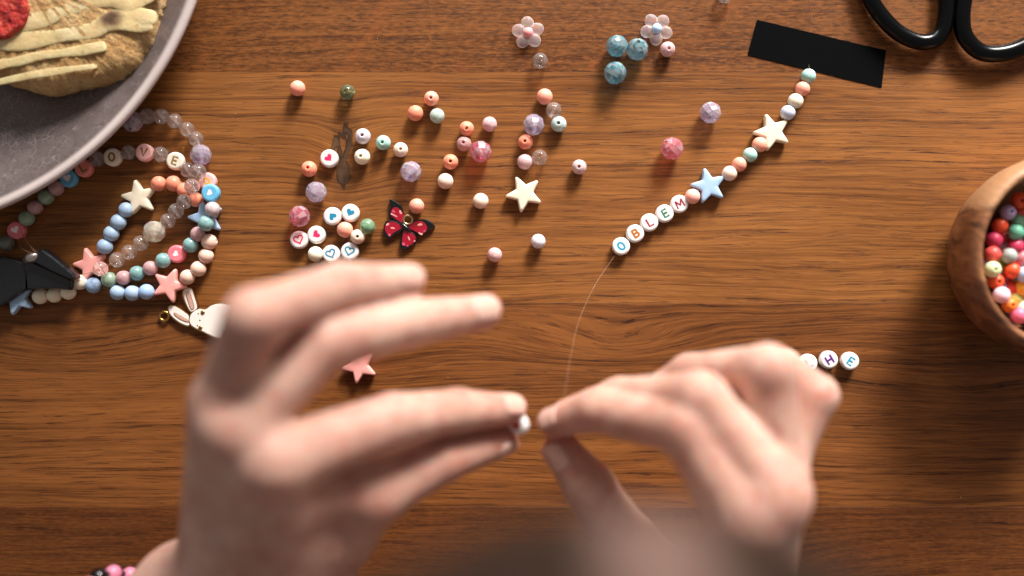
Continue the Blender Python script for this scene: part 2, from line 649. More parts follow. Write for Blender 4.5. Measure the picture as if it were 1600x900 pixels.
def print_child(o, kind, hexcol, h=3.6, rot=0.0, name=None, scale=1.0):
    zt = h / 2 - .052
    if kind in LET:
        me = strokes_mesh([[(x * scale, y * scale) for x, y in s] for s in LET[kind]], .60 if kind == 'M' else .76, zt, zt + .035, ink(hexcol), 'letter')
        return obj('letter', me, o, rot=(0, 0, rot))
    hp = heart_pts(1.55 * scale)
    if kind == 'heart':
        v, f = slab(hp, zt, zt + .035, .01)
        me = mesh('heart', v, f, ink(hexcol), smooth=False)
    else:
        hp = heart_pts(1.75 * scale)
        me = strokes_mesh([hp + [hp[0]]], .58, zt, zt + .035, ink(hexcol), 'heart')
    return obj('heart', me, o, rot=(0, 0, rot))


def letter_bead(px, py, kind, hexcol, rotdeg, label=None, group=None, mat=None, parent=None, z=.0018, name='letter_bead', cat='letter bead', scale=1.0):
    o = obj(name, disc_mesh(mat or M_white), parent, P(px, py, z), (rnd.uniform(-.03, .03), rnd.uniform(-.03, .03), math.radians(rotdeg)))
    if label:
        tag(o, label, cat, group)
    print_child(o, kind, hexcol, scale=scale)
    return o


# ------------------------------------------------------------------ loose beads
GL = 'loose beads scattered on the table'
mC, mD, mP, mCr, mT = plastic(CORAL), plastic(DEEP), plastic(PEACH), plastic(CREAM), plastic(TEAL)
jP, jMint, jLil = jelly('#f6cfcf', .30), jelly('#dbeee2', .38), jelly('#efe6ee', .22)
jGreen = jelly('#a9d3ac', .60); jDG = jelly('#b4c7a0', .86)
cl = clear()
sL, sPk, sB = sparkle('#d6c6dd'), sparkle('#ee7f98'), sparkle('#62b9cb')
sG = sparkle('#eadfc8')

for px, py, m, hole, label in [
    (465, 138, mC, None, 'matte coral bead lying alone nearest the grey plate rim'),
    (674, 154, mC, 'up', 'coral bead with its hole up, top of the trio with the pale mint bead'),
    (649, 177, mD, None, 'coral bead without visible hole, beside the pale mint bead'),
    (683, 181, jMint, None, 'pale mint glossy bead without visible hole under a holed coral bead'),
    (543, 144, jDG, 'up', 'see-through olive green bead with dark hole on bare wood'),
    (567, 213, jLil, 'up', 'pearly lilac white bead with hole, right above the cream bead by the wood knot'),
    (599, 223, mT, 'up', 'matte teal bead with dark hole among the loose beads'),
    (626, 234, mP, 'up', 'peach bead with dark hole directly beside the teal bead'),
    (566, 245, mCr, 'up', 'cream bead with dark hole at the edge of the wood knot'),
    (483, 264, mD, 'up', 'coral bead with hole above the loose lilac faceted bead near the solid pink heart'),
    (729, 201, mD, 'up', 'orange coral bead with hole next to the pale pink jelly bead'),
    (765, 194, jP, None, 'pale pink jelly bead without hole above the faceted pink bead'),
    (725, 225, jelly('#f3c3c0', .5), 'up', 'cloudy pink bead with hole touching the faceted pink bead'),
    (704, 253, mD, 'up', 'orange coral bead with hole just above a plain cream peach bead'),
    (696, 283, mP, None, 'plain cream peach bead below an orange holed bead'),
    (851, 151, mC, None, 'plain coral bead touching the clear bead with sideways bore'),
    (865, 172, cl, None, 'clear see-through bead with its bore lying sideways below a coral bead'),
    (873, 194, jelly('#d9ebe6', .25), 'up', 'pale mint pearly bead with dark hole next to the large lilac faceted bead'),
    (821, 222, mD, 'up', 'coral bead with hole under the large lilac faceted bead'),
    (820, 253, jP, None, 'pale pink glossy bead side by side with a clear bead'),
    (843, 246, cl, 'up', 'clear bead with hole up beside the pale pink glossy bead'),
    (905, 261, jelly('#f3d6d6', .22), 'up', 'pale pink pearly bead with hole lying alone between star and rose faceted bead'),
    (751, 314, mP, None, 'plain peach bead lying alone beside the loose cream star'),
    (773, 398, jelly('#f6cdca', .28), None, 'pale pink bead lying alone above the extended middle fingertip'),
    (841, 377, jelly('#f4ebf2', .15), None, 'plain white bead lying alone below the loose cream star'),
    (651, 322, mC, None, 'plain coral bead above the red butterfly charm'),
    (539, 359, mC, None, 'plain coral bead framed by the heart beads'),
    (574, 354, jGreen, None, 'translucent green bead beside the heart beads'),
    (559, 370, mP, 'up', 'peach bead with hole between the green and blue outlined heart beads'),
    (493, 397, mCr, None, 'plain cream bead at the end of the blue outlined hearts'),
    (844, 95, cl, 'up', 'clear bead with hole up just under the pink centred flower'),
    (1043, 77, jP, 'up', 'pale pink bead touching the blue centred flower'),
    (1133, -7, cl, 'up', 'clear bead cut off by the top edge near the black tape'),
]:
    bead(px, py, m, label, GL, hole)

GF = 'faceted beads on the table'
for px, py, m, r, label in [
    (642, 268, sL, 4.1, 'lilac faceted bead between the peach holed bead and the butterfly'),
    (494, 300, sL, 4.1, 'lilac faceted bead just above the pink faceted one near the heart beads'),
    (468, 338, sPk, 4.2, 'pink faceted bead closest to the pink heart beads'),
    (834, 195, sL, 4.2, 'lilac faceted bead touching a mint pearly bead and a holed coral bead'),
    (751, 237, sPk, 4.3, 'pink faceted bead leaning on a cloudy pink holed bead'),
    (1110, 176, sL, 4.2, 'lilac faceted bead lying alone near the cream star of the strand'),
    (1050, 232, sPk, 4.4, 'pink faceted bead lying alone above the blue star of the strand'),
    (964, 72, sB, 4.3, 'aqua faceted bead, the one of three farthest from the flower and upper'),
    (996, 77, sB, 4.3, 'aqua faceted bead touching the blue centred flower'),
    (961, 114, sB, 4.4, 'aqua faceted bead, lowest of the three on the wood'),
]:
    o = obj('faceted_bead', facet_mesh(m, r), None, P(px, py, r * .001 * .97), (rnd.uniform(.3, 1.3), rnd.uniform(-.5, .5), rnd.uniform(0, 6)))
    tag(o, label, 'bead', GF)

GH = 'white heart beads on the table'
HP, HB = '#f0265f', '#1682a6'
for px, py, k, c, rot, label in [
    (515, 248, 'heart', HP, 42, 'white disc bead with solid pink heart beside the wood knot'),
    (520, 338, 'heart', HB, -138, 'white disc bead with solid blue heart pointing down, nearer the pink faceted bead'),
    (548, 333, 'heart', HB, -25, 'white disc bead with solid blue heart, nearer the butterfly'),
    (468, 375, 'ring', HP, 20, 'white disc bead with pink outlined heart'),
    (495, 367, 'heart', HP, -55, 'white disc bead with solid pink heart touching the pink outlined heart bead'),
    (518, 397, 'ring', HB, 25, 'white disc bead with blue outlined heart touching the plain cream bead'),
    (547, 393, 'ring', HB, -15, 'white disc bead with blue outlined heart nearest the peach holed bead'),
]:
    letter_bead(px, py, k, c, rot, label, GH, name='heart_bead', cat='heart bead')

GW = 'letter beads lying beside the hand'
letter_bead(1262, 567, 'L', '#5f8fb0', 30, 'white disc bead half hidden under the bent little finger', GW)
letter_bead(1294, 562, 'H', '#5a1c78', 32, 'white disc bead with purple letter H', GW)
letter_bead(1327, 564, 'E', '#0f8fb0', -35, 'white disc bead with turquoise letter E lying loose', GW)

star_c = plastic('#ecdfc7', .38, .35); star_p = plastic('#f1a79e', .38, .3); star_b = plastic('#a5c2de', .45, .5)
tag(obj('star_bead', star_mesh(star_c), None, P(819, 303, .002), (0, 0, math.radians(-10 + 36))), 'loose cream star bead lying alone in the middle of the table', 'star bead')
tag(obj('star_bead', star_mesh(star_p, 6.8), None, P(562, 572, .002), (0, 0, math.radians(170))), 'coral pink star bead half hidden under the middle finger', 'star bead')


# flower beads
def flower(px, py, core, label, a0):
    t = thing('flower_bead', P(px, py, 0), label, 'flower bead', 'frosted flower beads', (0, 0, math.radians(a0)))
    m = frost('#f6e4e2')
    for i in range(5):
        a = PI / 2 + 2 * PI * i / 5
        vs, fs = [], []
        nu, nv = 16, 10
        for u in range(nu):
            for v in range(nv + 1):
                th = 2 * PI * u / nu; ph = PI * v / nv
                x = 2.6 * math.sin(ph) * math.cos(th); y = 2.95 * math.sin(ph) * math.sin(th)
                zz = 1.45 * math.cos(ph)
                vs.append((3.55 * math.cos(a) + x * -math.sin(a) + y * math.cos(a), 3.55 * math.sin(a) + x * math.cos(a) + y * math.sin(a), 1.6 + zz))
        for u in range(nu):
            for v in range(nv):
                u2 = (u + 1) % nu
                fs.append((u * (nv + 1) + v, u * (nv + 1) + v + 1, u2 * (nv + 1) + v + 1, u2 * (nv + 1) + v))
        obj('petal', mesh('petal', vs, fs, m), t)
    me = bead_mesh(core, 2.0, .45)
    obj('flower_centre', me, t, (0, 0, .0022), (PI / 2, 0, .3))
    return t


flower(825, 53, plastic('#f6a3a3', .3, .4), 'frosted clear flower bead with pink centre', 4)
flower(1025, 47, plastic('#b5d0ee', .3, .4), 'frosted clear flower bead with pale blue centre', 33)

# ------------------------------------------------------------------ strand being threaded
M_line, t_, b_ = nt('nylon'); b_.inputs['Base Color'].default_value = lin('#b99a84'); b_.inputs['Roughness'].default_value = .2; veil(t_, b_, .22, .35, (.96, .9, .85, 1))
strand = thing('bead_strand', P(1150, 260, 0), 'unfinished strand of pastel beads, stars and letters O B L E M taped to table', 'bead strand')
IM = Matrix.Translation(-strand.location)


def into(root, o):
    o.parent = root
    o.location = o.location - root.location
    return o


beadc = {'T': mT, 'C': mC, 'c': mCr, 'G': plastic(BLUEG), 'P': mP, 'K': plastic(PINKC)}
line_pts = []
for px, py, k in [(1263, 119, 'T'), (1254, 139, 'C'), (1243, 158, 'c'), (1231, 176, 'G'), (1187, 226, 'C'), (1172, 242, 'T'), (1155, 257, 'C'), (1140, 271, 'P'), (1082, 307, 'K')]:
    into(strand, bead(px, py, beadc[k], r=2.92, roll=math.radians(-40)))
o = obj('star_bead', star_mesh(star_c, 7.3), None, P(1206, 207, .0022), (0, 0, math.radians(20))); into(strand, o)
o = obj('star_bead', star_mesh(star_b, 7.0), None, P(1107, 291, .0022), (0, 0, math.radians(14))); into(strand, o)
for px, py, k, c, rot in [(1061, 319, 'M', '#8f1230', 28), (1038, 334, 'E', '#0f6a45', 30), (1014, 348, 'L', '#9c1030', 31), (992, 365, 'B', '#b3661c', 32), (970, 385, 'O', '#1590b4', 45)]:
    into(strand, letter_bead(px, py, k, c, rot))
wp = [P(1258, -30, .00012), P(1267, 20, .00010), P(1265, 60, .00010), P(1264, 100, .00012), P(1263, 112, .002), P(1243, 158, .0029), P(1206, 207, .0022), P(1172, 242, .0029), P(1107, 291, .0022), P(1061, 319, .0018), P(992, 365, .0018), P(965, 394, .0018),
      P(930, 445, .009), P(905, 500, .020), P(893, 550, .031), P(884, 605, .044), P(879, 645, .052), P(874, 662, .054)]
v, f = tube([tuple(p * 1000) for p in catmull([tuple(p) for p in wp], 6, False) and [Vector(q) for q in catmull([tuple(p) for p in wp], 6, False)]], .085, 6)
into(strand, obj('thread', mesh('thread', v, f, M_line), None))

# tape
tp = [(1183, 31), (1384, 79), (1377, 137), (1168, 86)]
tpm = []
for i in range(4):
    a = Vector(tp[i]); b_ = Vector(tp[(i + 1) % 4])
    n_ = 26 if i in (1, 3) else 30
    for k in range(n_):
        q = a.lerp(b_, k / n_)
        if i in (1, 3) and k:
            q.x += (.8 if k % 2 else -.8)
        elif k:
            q.y += rnd.uniform(-.25, .25)
        p_ = P(q.x, q.y); tpm.append((p_.x * 1000, p_.y * 1000))
v, f = slab(tpm, .02, .30, .05)
m_tape = simple('black_tape', '#050607', .8, spec=.04, bump=.12, bscale=1500)
tag(obj('tape_strip', mesh('tape_strip', v, f, m_tape, smooth=False)), 'strip of matt black tape holding the strand end down', 'tape')

# ------------------------------------------------------------------ scissors
m_sc = simple('black_plastic', '#030405', .20, spec=.22)
m_st = simple('steel', '#b9bcc0', .25, 1.0)
scis = thing('scissors', P(1490, -60, 0), 'scissors with glossy black loop handles at the table corner', 'scissors')


def handle(ctrl, rad, zc):
    pts = [tuple(P(a, b, zc) * 1000 - scis.location * 1000) for a, b in ctrl]
    pts = catmull(pts, 8, True)
    v, f = tube(pts, rad, 16, .82, closed=True)
    obj('handle', mesh('handle', v, f, m_sc), scis)


handle([(1358, -10), (1375, 22), (1405, 52), (1440, 66), (1467, 57), (1478, 25), (1480, -30), (1482, -110), (1430, -150), (1375, -120), (1352, -60)], 3.15, .0040)
handle([(1511, -30), (1503, 20), (1507, 55), (1530, 80), (1562, 84), (1600, 72), (1650, 40), (1665, -30), (1620, -110), (1560, -140), (1520, -100)], 3.25, .0046)
for s_, ang in ((1, .06), (-1, -.06)):
    out = [(-5 * s_, 0), (5 * s_, 0), (4.5 * s_, 40), (0.4 * s_, 105), (-1 * s_, 105), (-4.5 * s_, 40)]
    v, f = slab(out, 3.0 + 1.0 * s_, 4.6 + 1.0 * s_, .2)
    obj('blade', mesh('blade', v, f, m_st, smooth=False), scis, P(1490, -130) - scis.location, (0, 0, ang))
v, f = lathe([(.01, 7.2), (2.2, 7.0), (2.8, 6.2), (2.8, 2)], 20, False)
obj('screw', mesh('screw', v, [x[::-1] for x in f], m_st), scis, P(1490, -200) - scis.location)

# ------------------------------------------------------------------ plate
mp, t_, b_ = nt('crackle_glaze'); g = G(t_)
tc = g.n('ShaderNodeTexCoord')
mpn = g.n('ShaderNodeVectorMath', operation='SCALE'); t_.links.new(tc.outputs['Object'], mpn.inputs[0]); mpn.inputs['Scale'].default_value = 1000
V = mpn.outputs[0]
sp = g.n('ShaderNodeSeparateXYZ'); t_.links.new(V, sp.inputs[0])
rad = g.math('SQRT', g.math('ADD', g.math('MULTIPLY', sp.outputs[0], sp.outputs[0]), g.math('MULTIPLY', sp.outputs[1], sp.outputs[1])))
wob = g.n('ShaderNodeTexNoise'); t_.links.new(V, wob.inputs['Vector']); wob.inputs['Scale'].default_value = .12; wob.inputs['Detail'].default_value = 3
wv = g.n('ShaderNodeVectorMath', operation='SCALE'); t_.links.new(wob.outputs['Color'], wv.inputs[0]); wv.inputs['Scale'].default_value = 5
va = g.n('ShaderNodeVectorMath', operation='ADD'); t_.links.new(V, va.inputs[0]); t_.links.new(wv.outputs[0], va.inputs[1])


def crack(scale, lo, hi):
    vo = g.n('ShaderNodeTexVoronoi', feature='DISTANCE_TO_EDGE'); t_.links.new(va.outputs[0], vo.inputs['Vector']); vo.inputs['Scale'].default_value = scale
    return g.smooth(vo.outputs['Distance'], hi, lo)


c1 = crack(.20, .004, .022); c2 = crack(.36, .010, .045)
tone = g.noise(V, .05, 4, .6)
col = g.mix(g.smooth(tone, .3, .7), lin('#5a4f4d'), lin('#6b605e'))
speck = g.smooth(g.noise(V, 1.1, 2, .5), .68, .74)
brk = g.smooth(g.noise(V, .16, 2, .5), .42, .58)
col = g.mix(g.math('MULTIPLY', c1, .5), col, lin('#2f2628'))
col = g.mix(g.math('MULTIPLY', g.math('MULTIPLY', c2, brk), .24), col, lin('#c2b4b2'))
col = g.mix(g.math('MULTIPLY', speck, .2), col, lin('#5d4e4c'))
rimm = g.math('MULTIPLY', g.smooth(rad, 125.0, 127.6), g.math('MULTIPLY_ADD', tone, .3, .75))
col = g.mix(rimm, col, lin('#c9bbb6'))
t_.links.new(col, b_.inputs['Base Color'])
b_.inputs['Roughness'].default_value = .30
t_.links.new(g.bump(g.math('MULTIPLY', g.math('ADD', c1, g.math('MULTIPLY', c2, .4)), -1.0), .18, .0003), b_.inputs['Normal'])
RP = 130
pr = [(0.01, 4.5), (60, 4.5), (85, 5.0), (100, 7.2), (112, 11.5), (120, 16.0), (125.6, 20.0), (127.6, 21.8), (129.0, 22.2), (130.0, 21.6), (130.1, 20.4), (128.5, 18.2), (122, 12.5), (110, 5.5), (90, 1.0), (78, 0.0), (60, 0.5), (0.01, 0.8)]
v, f = lathe(pr, 160, False)
plate_c = P(-213, -182, .022); plate_c.z = 0.0002
tag(obj('plate', mesh('plate', v, f[:], mp), None, plate_c), 'grey crackle glazed plate with pale rim, holding the iced cookie', 'plate')

# cookie
mk, t_, b_ = nt('cookie_crumb'); g = G(t_)
tc = g.n('ShaderNodeTexCoord')
n1 = g.noise(tc.outputs['Object'], 90, 4, .6); n2 = g.noise(tc.outputs['Object'], 700, 4, .65)
c_ = g.mix(g.smooth(n1, .35, .68), lin('#c59a64'), lin('#dcb985'))
c_ = g.mix(g.math('MULTIPLY', g.smooth(n2, .56, .68), .5), c_, lin('#8d5c33'))
sepc = g.n('ShaderNodeSeparateXYZ'); t_.links.new(tc.outputs['Object'], sepc.inputs[0])
t_.links.new(c_, b_.inputs['Base Color'])
b_.inputs['Roughness'].default_value = .85; b_.inputs['Specular IOR Level'].default_value = .15
b_.inputs['Subsurface Weight'].default_value = .15; b_.inputs['Subsurface Scale'].default_value = .002
n3 = g.noise(tc.outputs['Object'], 1500, 3, .6)
t_.links.new(g.bump(g.math('ADD', g.math('MULTIPLY_ADD', n2, 1.1, n1), g.math('MULTIPLY', n3, .5)), 1.0, .0014), b_.inputs['Normal'])
ZC = .021
cout = [(252, -50), (249, 2), (244, 28), (236, 58), (222, 86), (200, 108), (165, 124), (120, 132), (92, 139), (62, 143), (30, 134), (0, 126), (-40, 112), (-90, 60), (-110, -20), (-90, -110), (-20, -170), (80, -190), (180, -150), (235, -100)]
cpts = catmull([tuple(P(a, b2, ZC) * 1000)[:2] for a, b2 in cout], 8)
ccen = P(75, -25, 0)
cookie = thing('cookie', ccen + Vector((0, 0, .005)), 'golden iced cookie with a brown spot and dried strawberry on the plate', 'cookie')
vs, fs = [], []
n = len(cpts)
lv = [(0.0, 16.5), (.25, 16.6), (.45, 16.4), (.62, 16.1), (.76, 15.7), (.86, 15.1), (.93, 14.1), (.975, 12.4), (1.0, 9.5), (1.0, 6.0), (.97, 2.0), (.93, .2), (.5, 0.1)]
for s_, z_ in lv:
    for i, (x_, y_) in enumerate(cpts):
        dx, dy = x_ - ccen.x * 1000, y_ - ccen.y * 1000
        q = Vector((dx * s_, dy * s_, z_))
        nn = noise.fractal(q * .35, 1, 2, 4) * .9 + noise.noise(q * 1.1) * .45
        k = 1 + (.022 * nn if s_ > .8 else 0)
        vs.append((q.x * k, q.y * k, z_ + (nn * .75 if z_ > 4 else 0)))
for l in range(len(lv) - 1):
    for i in range(n):
        j = (i + 1) % n
        fs.append(((l + 1) * n + i, (l + 1) * n + j, l * n + j, l * n + i))
obj('crumb', mesh('crumb', vs, fs, mk), cookie)

mi, t_, b_ = nt('icing'); g = G(t_)
tc = g.n('ShaderNodeTexCoord')
n1 = g.noise(tc.outputs['Object'], 160, 3, .6); n2 = g.noise(tc.outputs['Object'], 900, 2, .5)
c_ = g.mix(g.smooth(n1, .4, .7), lin('#d6b884'), lin('#e4ca9c'))
c_ = g.mix(g.math('MULTIPLY', g.smooth(n2, .66, .72), .6), c_, lin('#9a7b4c'))
dd = g.n('ShaderNodeVectorMath', operation='DISTANCE'); t_.links.new(tc.outputs['Object'], dd.inputs[0])
bp = P(173, 28, ZC) - cookie.location; dd.inputs[1].default_value = (bp.x, bp.y, .0165)
c_ = g.mix(g.math('MULTIPLY', g.smooth(g.math('MULTIPLY_ADD', g.math('SUBTRACT', n1, .5), .005, dd.outputs['Value']), .0062, .0012), .95), c_, lin('#4a2a18'))
t_.links.new(c_, b_.inputs['Base Color'])
b_.inputs['Roughness'].default_value = .55
b_.inputs['Subsurface Weight'].default_value = .3; b_.inputs['Subsurface Scale'].default_value = .003
t_.links.new(g.bump(g.math('MULTIPLY_ADD', n2, .35, n1), .45, .001), b_.inputs['Normal'])
for ctrl, wd in [
    ([(-60, 62), (0, 68), (60, 62), (110, 54), (150, 46), (175, 30), (205, 26), (246, 29)], 3.6),
    ([(60, 58), (110, 54), (150, 44), (180, 36), (215, 38), (238, 34)], 3.0),
    ([(-60, 118), (0, 101), (28, 96), (60, 88), (105, 82), (140, 77), (166, 72)], 2.0),
    ([(-20, 132), (28, 122), (60, 116), (100, 110), (150, 103)], 1.4),
    ([(-30, 40), (40, 36), (80, 26), (110, 12), (150, -2), (190, -14)], 3.4),
    ([(-30, 20), (40, 8), (90, -6), (140, -22), (200, -40)], 3.2),
    ([(120, 2), (165, 0), (200, 6), (228, -6), (246, -24)], 3.6),
    ([(-60, -20), (20, -40), (110, -65), (200, -85)], 3.2),
    ([(-60, -60), (20, -85), (110, -110), (180, -125)], 3.0),
]:
    pts = catmull([tuple((P(a, b2, ZC) - cookie.location) * 1000) for a, b2 in ctrl], 7, False)
    pts = [(x_, y_, 16.15 + .5 * noise.noise(Vector((x_ * .15, y_ * .15, 0)))) for x_, y_, _ in pts]
    pts = [(x_, y_, z_ - (1.0 if i in (0, len(pts) - 1) else 0)) for i, (x_, y_, z_) in enumerate(pts)]
    rr = [wd * .86 * (1 + .55 * noise.noise(Vector((i * .13, wd * 3, ctrl[0][1] * .1))) + .06 * noise.noise(Vector((i * .8, wd * 7, ctrl[0][1] * .1)))) * (.55 if i in (0, len(pts) - 1) else 1) for i in range(len(pts))]
    v, f = tube(pts, rr, 14, .11)
    obj('icing', mesh('icing', v, f, mi), cookie)
ms, t_, b_ = nt('dried_strawberry'); g = G(t_)
tc = g.n('ShaderNodeTexCoord')
n1 = g.noise(tc.outputs['Object'], 260, 4, .65); n2 = g.noise(tc.outputs['Object'], 900, 3, .6)
c_ = g.ramp(n1, [(.32, lin('#6a0606')), (.5, lin('#b81612')), (.68, lin('#d8603f')), (.8, lin('#efb49a'))])
t_.links.new(c_, b_.inputs['Base Color']); b_.inputs['Roughness'].default_value = .6
t_.links.new(g.bump(g.math('ADD', n1, n2), 1.0, .0014), b_.inputs['Normal'])
sout = [(46, 8), (46, 24), (40, 40), (26, 52), (10, 62), (-14, 60), (-34, 40), (-40, 10), (-30, -22), (0, -40), (30, -26)]
spts = catmull([tuple((P(a, b2, ZC) - cookie.location) * 1000)[:2] for a, b2 in sout], 5)
cx = sum(p[0] for p in spts) / len(spts); cy = sum(p[1] for p in spts) / len(spts)
vs, fs = [], []; n = len(spts)
for s_, z_ in [(1, 15.2), (1.02, 17.2), (.96, 18.6), (.86, 18.9), (.7, 18.3), (.5, 18.0), (.28, 18.2), (.02, 18.3)]:
    for x_, y_ in spts:
        q = Vector((cx + (x_ - cx) * s_, cy + (y_ - cy) * s_, z_))
        nn = noise.fractal(q * .5, 1, 2, 4)
        vs.append((q.x + nn * .5, q.y + nn * .4, z_ + nn * .9))
for l in range(7):
    for i in range(n):
        j = (i + 1) % n
        fs.append((l * n + i, l * n + j, (l + 1) * n + j, (l + 1) * n + i))
obj('strawberry_slice', mesh('strawberry_slice', vs, fs, ms), cookie)

# ------------------------------------------------------------------ bowl
mb, t_, b_ = nt('olive_wood'); g = G(t_)
tc = g.n('ShaderNodeTexCoord'); mpn = g.n('ShaderNodeVectorMath', operation='SCALE'); t_.links.new(tc.outputs['Object'], mpn.inputs[0]); mpn.inputs['Scale'].default_value = 1000
sp = g.n('ShaderNodeSeparateXYZ'); t_.links.new(mpn.outputs[0], sp.inputs[0])
X, Y, Z = sp.outputs
lw = g.noise(g.xyz(g.math('MULTIPLY', X, .035), g.math('MULTIPLY', Y, .05), g.math('MULTIPLY', Z, .04)), 1, 3, .55)
fy = g.math('ADD', g.math('MULTIPLY_ADD', X, .35, Y), g.math('MULTIPLY', lw, 22.0))
bands = g.noise(g.xyz(g.math('MULTIPLY', X, .02), g.math('MULTIPLY', fy, .20), g.math('MULTIPLY', Z, .05)), 1, 4, .6)
fin = g.noise(g.xyz(g.math('MULTIPLY', X, .25), g.math('MULTIPLY', fy, 1.3), g.math('MULTIPLY', Z, .3)), 1, 3, .6)
ly = g.smooth(g.math('MULTIPLY_ADD', lw, 12.0, Y), 26.0, 22.0)       # heartwood below, pale sapwood above
sap = g.ramp(fin, [(.3, lin('#9c7050')), (.7, lin('#bb8d64'))])
heart = g.ramp(g.math('MULTIPLY_ADD', fin, .25, g.math('MULTIPLY', bands, .85)), [(.36, lin('#22110a')), (.48, lin('#5a3823')), (.58, lin('#855537')), (.72, lin('#a2724a'))])
col = g.mix(ly, sap, heart)
t_.links.new(col, b_.inputs['Base Color']); b_.inputs['Roughness'].default_value = .42
t_.links.new(g.bump(fin, .12, .0003), b_.inputs['Normal'])
bc = P(1668, 400, .036); bc.z = .0002
pr = [(0.01, 7), (14, 8), (22, 12), (27, 21), (29.2, 31), (29.8, 35), (30.4, 36.4), (31.2, 37.0), (32.3, 36.7), (33.6, 35.2), (34.5, 32.5), (34.9, 28), (34.3, 20), (32, 10), (28, 3), (26, 0), (0.01, .3)]
v, f = lathe(pr, 110, False)
v = [(x_, y_ * 1.06, z_) for x_, y_, z_ in v]
tag(obj('bowl', mesh('bowl', v, f, mb), None, bc), 'small olive wood bowl full of colourful round beads', 'bowl')

GB = 'beads heaped in the wooden bowl'
bowlbeads = [
    (1593, 313, '#e8552f', 1, 'orange bead topmost in the bowl heap beside the pale rim wood', 25), (1575, 332, '#b7a0c6', 1, 'lilac bead near the top of the bowl heap', 26), (1592, 334, '#e25048', 0, 'red bead tucked beside the lilac bead in the bowl', 21),
    (1562, 353, '#e5502c', 0, 'orange bead against the bowl wall below the lilac bead', 25), (1590, 346, '#8db795', 0, 'sage green bead partly under others in the bowl', 22), (1577, 347, '#d3495c', 0, 'rosy red bead deep between orange and sage beads in the bowl', 19),
    (1588, 363, '#6fb89a', 0, 'sea green bead in the bowl below the sage one', 26), (1553, 375, '#c9375a', 0, 'crimson bead against the bowl wall under the orange bead', 25), (1568, 371, '#d9493f', 0, 'red bead between crimson and sea green beads in the bowl', 20),
    (1587, 385, '#cf3d5e', 0, 'crimson bead directly below the sea green bead in the bowl', 25), (1568, 389, '#b58795', 0, 'dusty mauve bead deep in the middle of the bowl heap', 21), (1551, 397, '#ea5a52', 0, 'bright red bead against the bowl wall above the holed lime bead', 26),
    (1577, 400, '#a6aba4', 0, 'grey bead in the bowl next to the dusty pink one', 27), (1596, 404, '#c9767b', 1, 'dusty pink bead in the bowl beside the grey bead', 25), (1564, 413, '#a9a042', 0, 'olive yellow bead tucked under the grey bead', 21),
    (1582, 423, '#e9562c', 0, 'orange bead below the grey bead in the bowl', 27), (1551, 421, '#dfe6b4', 1, 'pale lime bead with hole up against the bowl wall', 28), (1601, 429, '#b9d0ea', 0, 'light blue bead in the bowl cut by the frame edge', 28),
    (1556, 440, '#e8592f', 1, 'orange bead with hole below the pale lime bead', 26), (1569, 433, '#cd4258', 0, 'crimson bead between two orange ones in the bowl', 22), (1580, 450, '#d8452f', 0, 'dark red bead beside the lilac one low in the bowl', 24),
    (1569, 452, '#bfa5d2', 0, 'lilac bead half under the pale pink one in the bowl', 23), (1598, 449, '#f0ab33', 0, 'yellow bead below the light blue bead', 26), (1565, 461, '#f0c8d2', 0, 'pale pink bead against the lower bowl wall', 28),
    (1585, 466, '#d6cb6a', 0, 'yellow green bead above the lowest orange bead', 24), (1577, 477, '#ee7a2e', 1, 'orange bead with hole lowest along the bowl wall', 27), (1598, 468, '#e2622f', 0, 'burnt orange bead between yellow ones low in the bowl', 22),
    (1599, 482, '#d7e0c4', 0, 'pale green bead above the bright pink bead', 25), (1592, 493, '#f0718f', 0, 'bright pink bead lowest in the bowl', 28),
]
for px, py, c, up, label, z in bowlbeads:
    bead(px, py, plastic(c, .4, .2), label, GB, 'up' if up else None, r=2.95, z=z * .001 - .001)
# the rest of the heap, deeper down and beyond the frame
vs, fs = [], []
fill = bpy.data.meshes.new('beads')
fb = bmesh.new()
fmats = [plastic(c, .4, .2) for c in ('#e8552f', '#c9375a', '#6fb89a', '#f0ab33', '#b7a0c6', '#f0718f', '#dfe6b4', '#b9d0ea')]
ex = [(P(a, b2, z * .001)) for a, b2, _, _, _, z in bowlbeads]
for lay, (zz, rm) in enumerate(((12.5, 17.5), (17.2, 22.5), (22.4, 25.2))):
    for i in range(-5, 6):
        for j in range(-5, 6):
            x_ = (i + .5 * (j % 2)) * 6.05 + lay * 1.7; y_ = j * 5.25 + lay * 1.1
            if math.hypot(x_, y_) > rm:
                continue
            q = Vector((bc.x + x_ * .001, bc.y + y_ * .001, (zz + rnd.uniform(-.5, .5)) * .001))
            if any((q - e).length < .0052 for e in ex):
                continue
            r0 = bmesh.ops.create_icosphere(fb, subdivisions=2, radius=.00295, matrix=Matrix.Translation(q))
            mi_ = rnd.randrange(8)
            for vv in r0['verts']:
                for ff in vv.link_faces:
                    ff.material_index = mi_; ff.smooth = True
fb.to_mesh(fill); fb.free()
for mm_ in fmats:
    fill.materials.append(mm_)
o = obj('beads', fill); o['kind'] = 'stuff'
tag(o, 'mixed coloured beads deeper in the bowl heap', 'beads')

# ------------------------------------------------------------------ finished bracelets by the plate
m_lp = plastic('#efb3ae', .4, .25); m_lb = plastic('#6cb7dc', .35, .3); m_ph = plastic('#f2808c', .35, .3); m_lc = plastic('#ef9284', .4, .25)
GOLD = '#8a6a2c'
jt, jpk, jgr, jwh = jelly('#9fcac8', .35), jelly('#e6b9b9', .35), jelly('#b9d0b6', .4), jelly('#e8d5d5', .3)


def thread_part(root, pts, rad=.16, closed=False):
    v, f = tube([tuple(q) for q in catmull([tuple((P(*p) if not isinstance(p, Vector) else p) * 1000 - root.location * 1000) for p in pts], 5, closed)], rad, 6, closed=closed)
    obj('thread', mesh('thread', v, f, M_line), root)


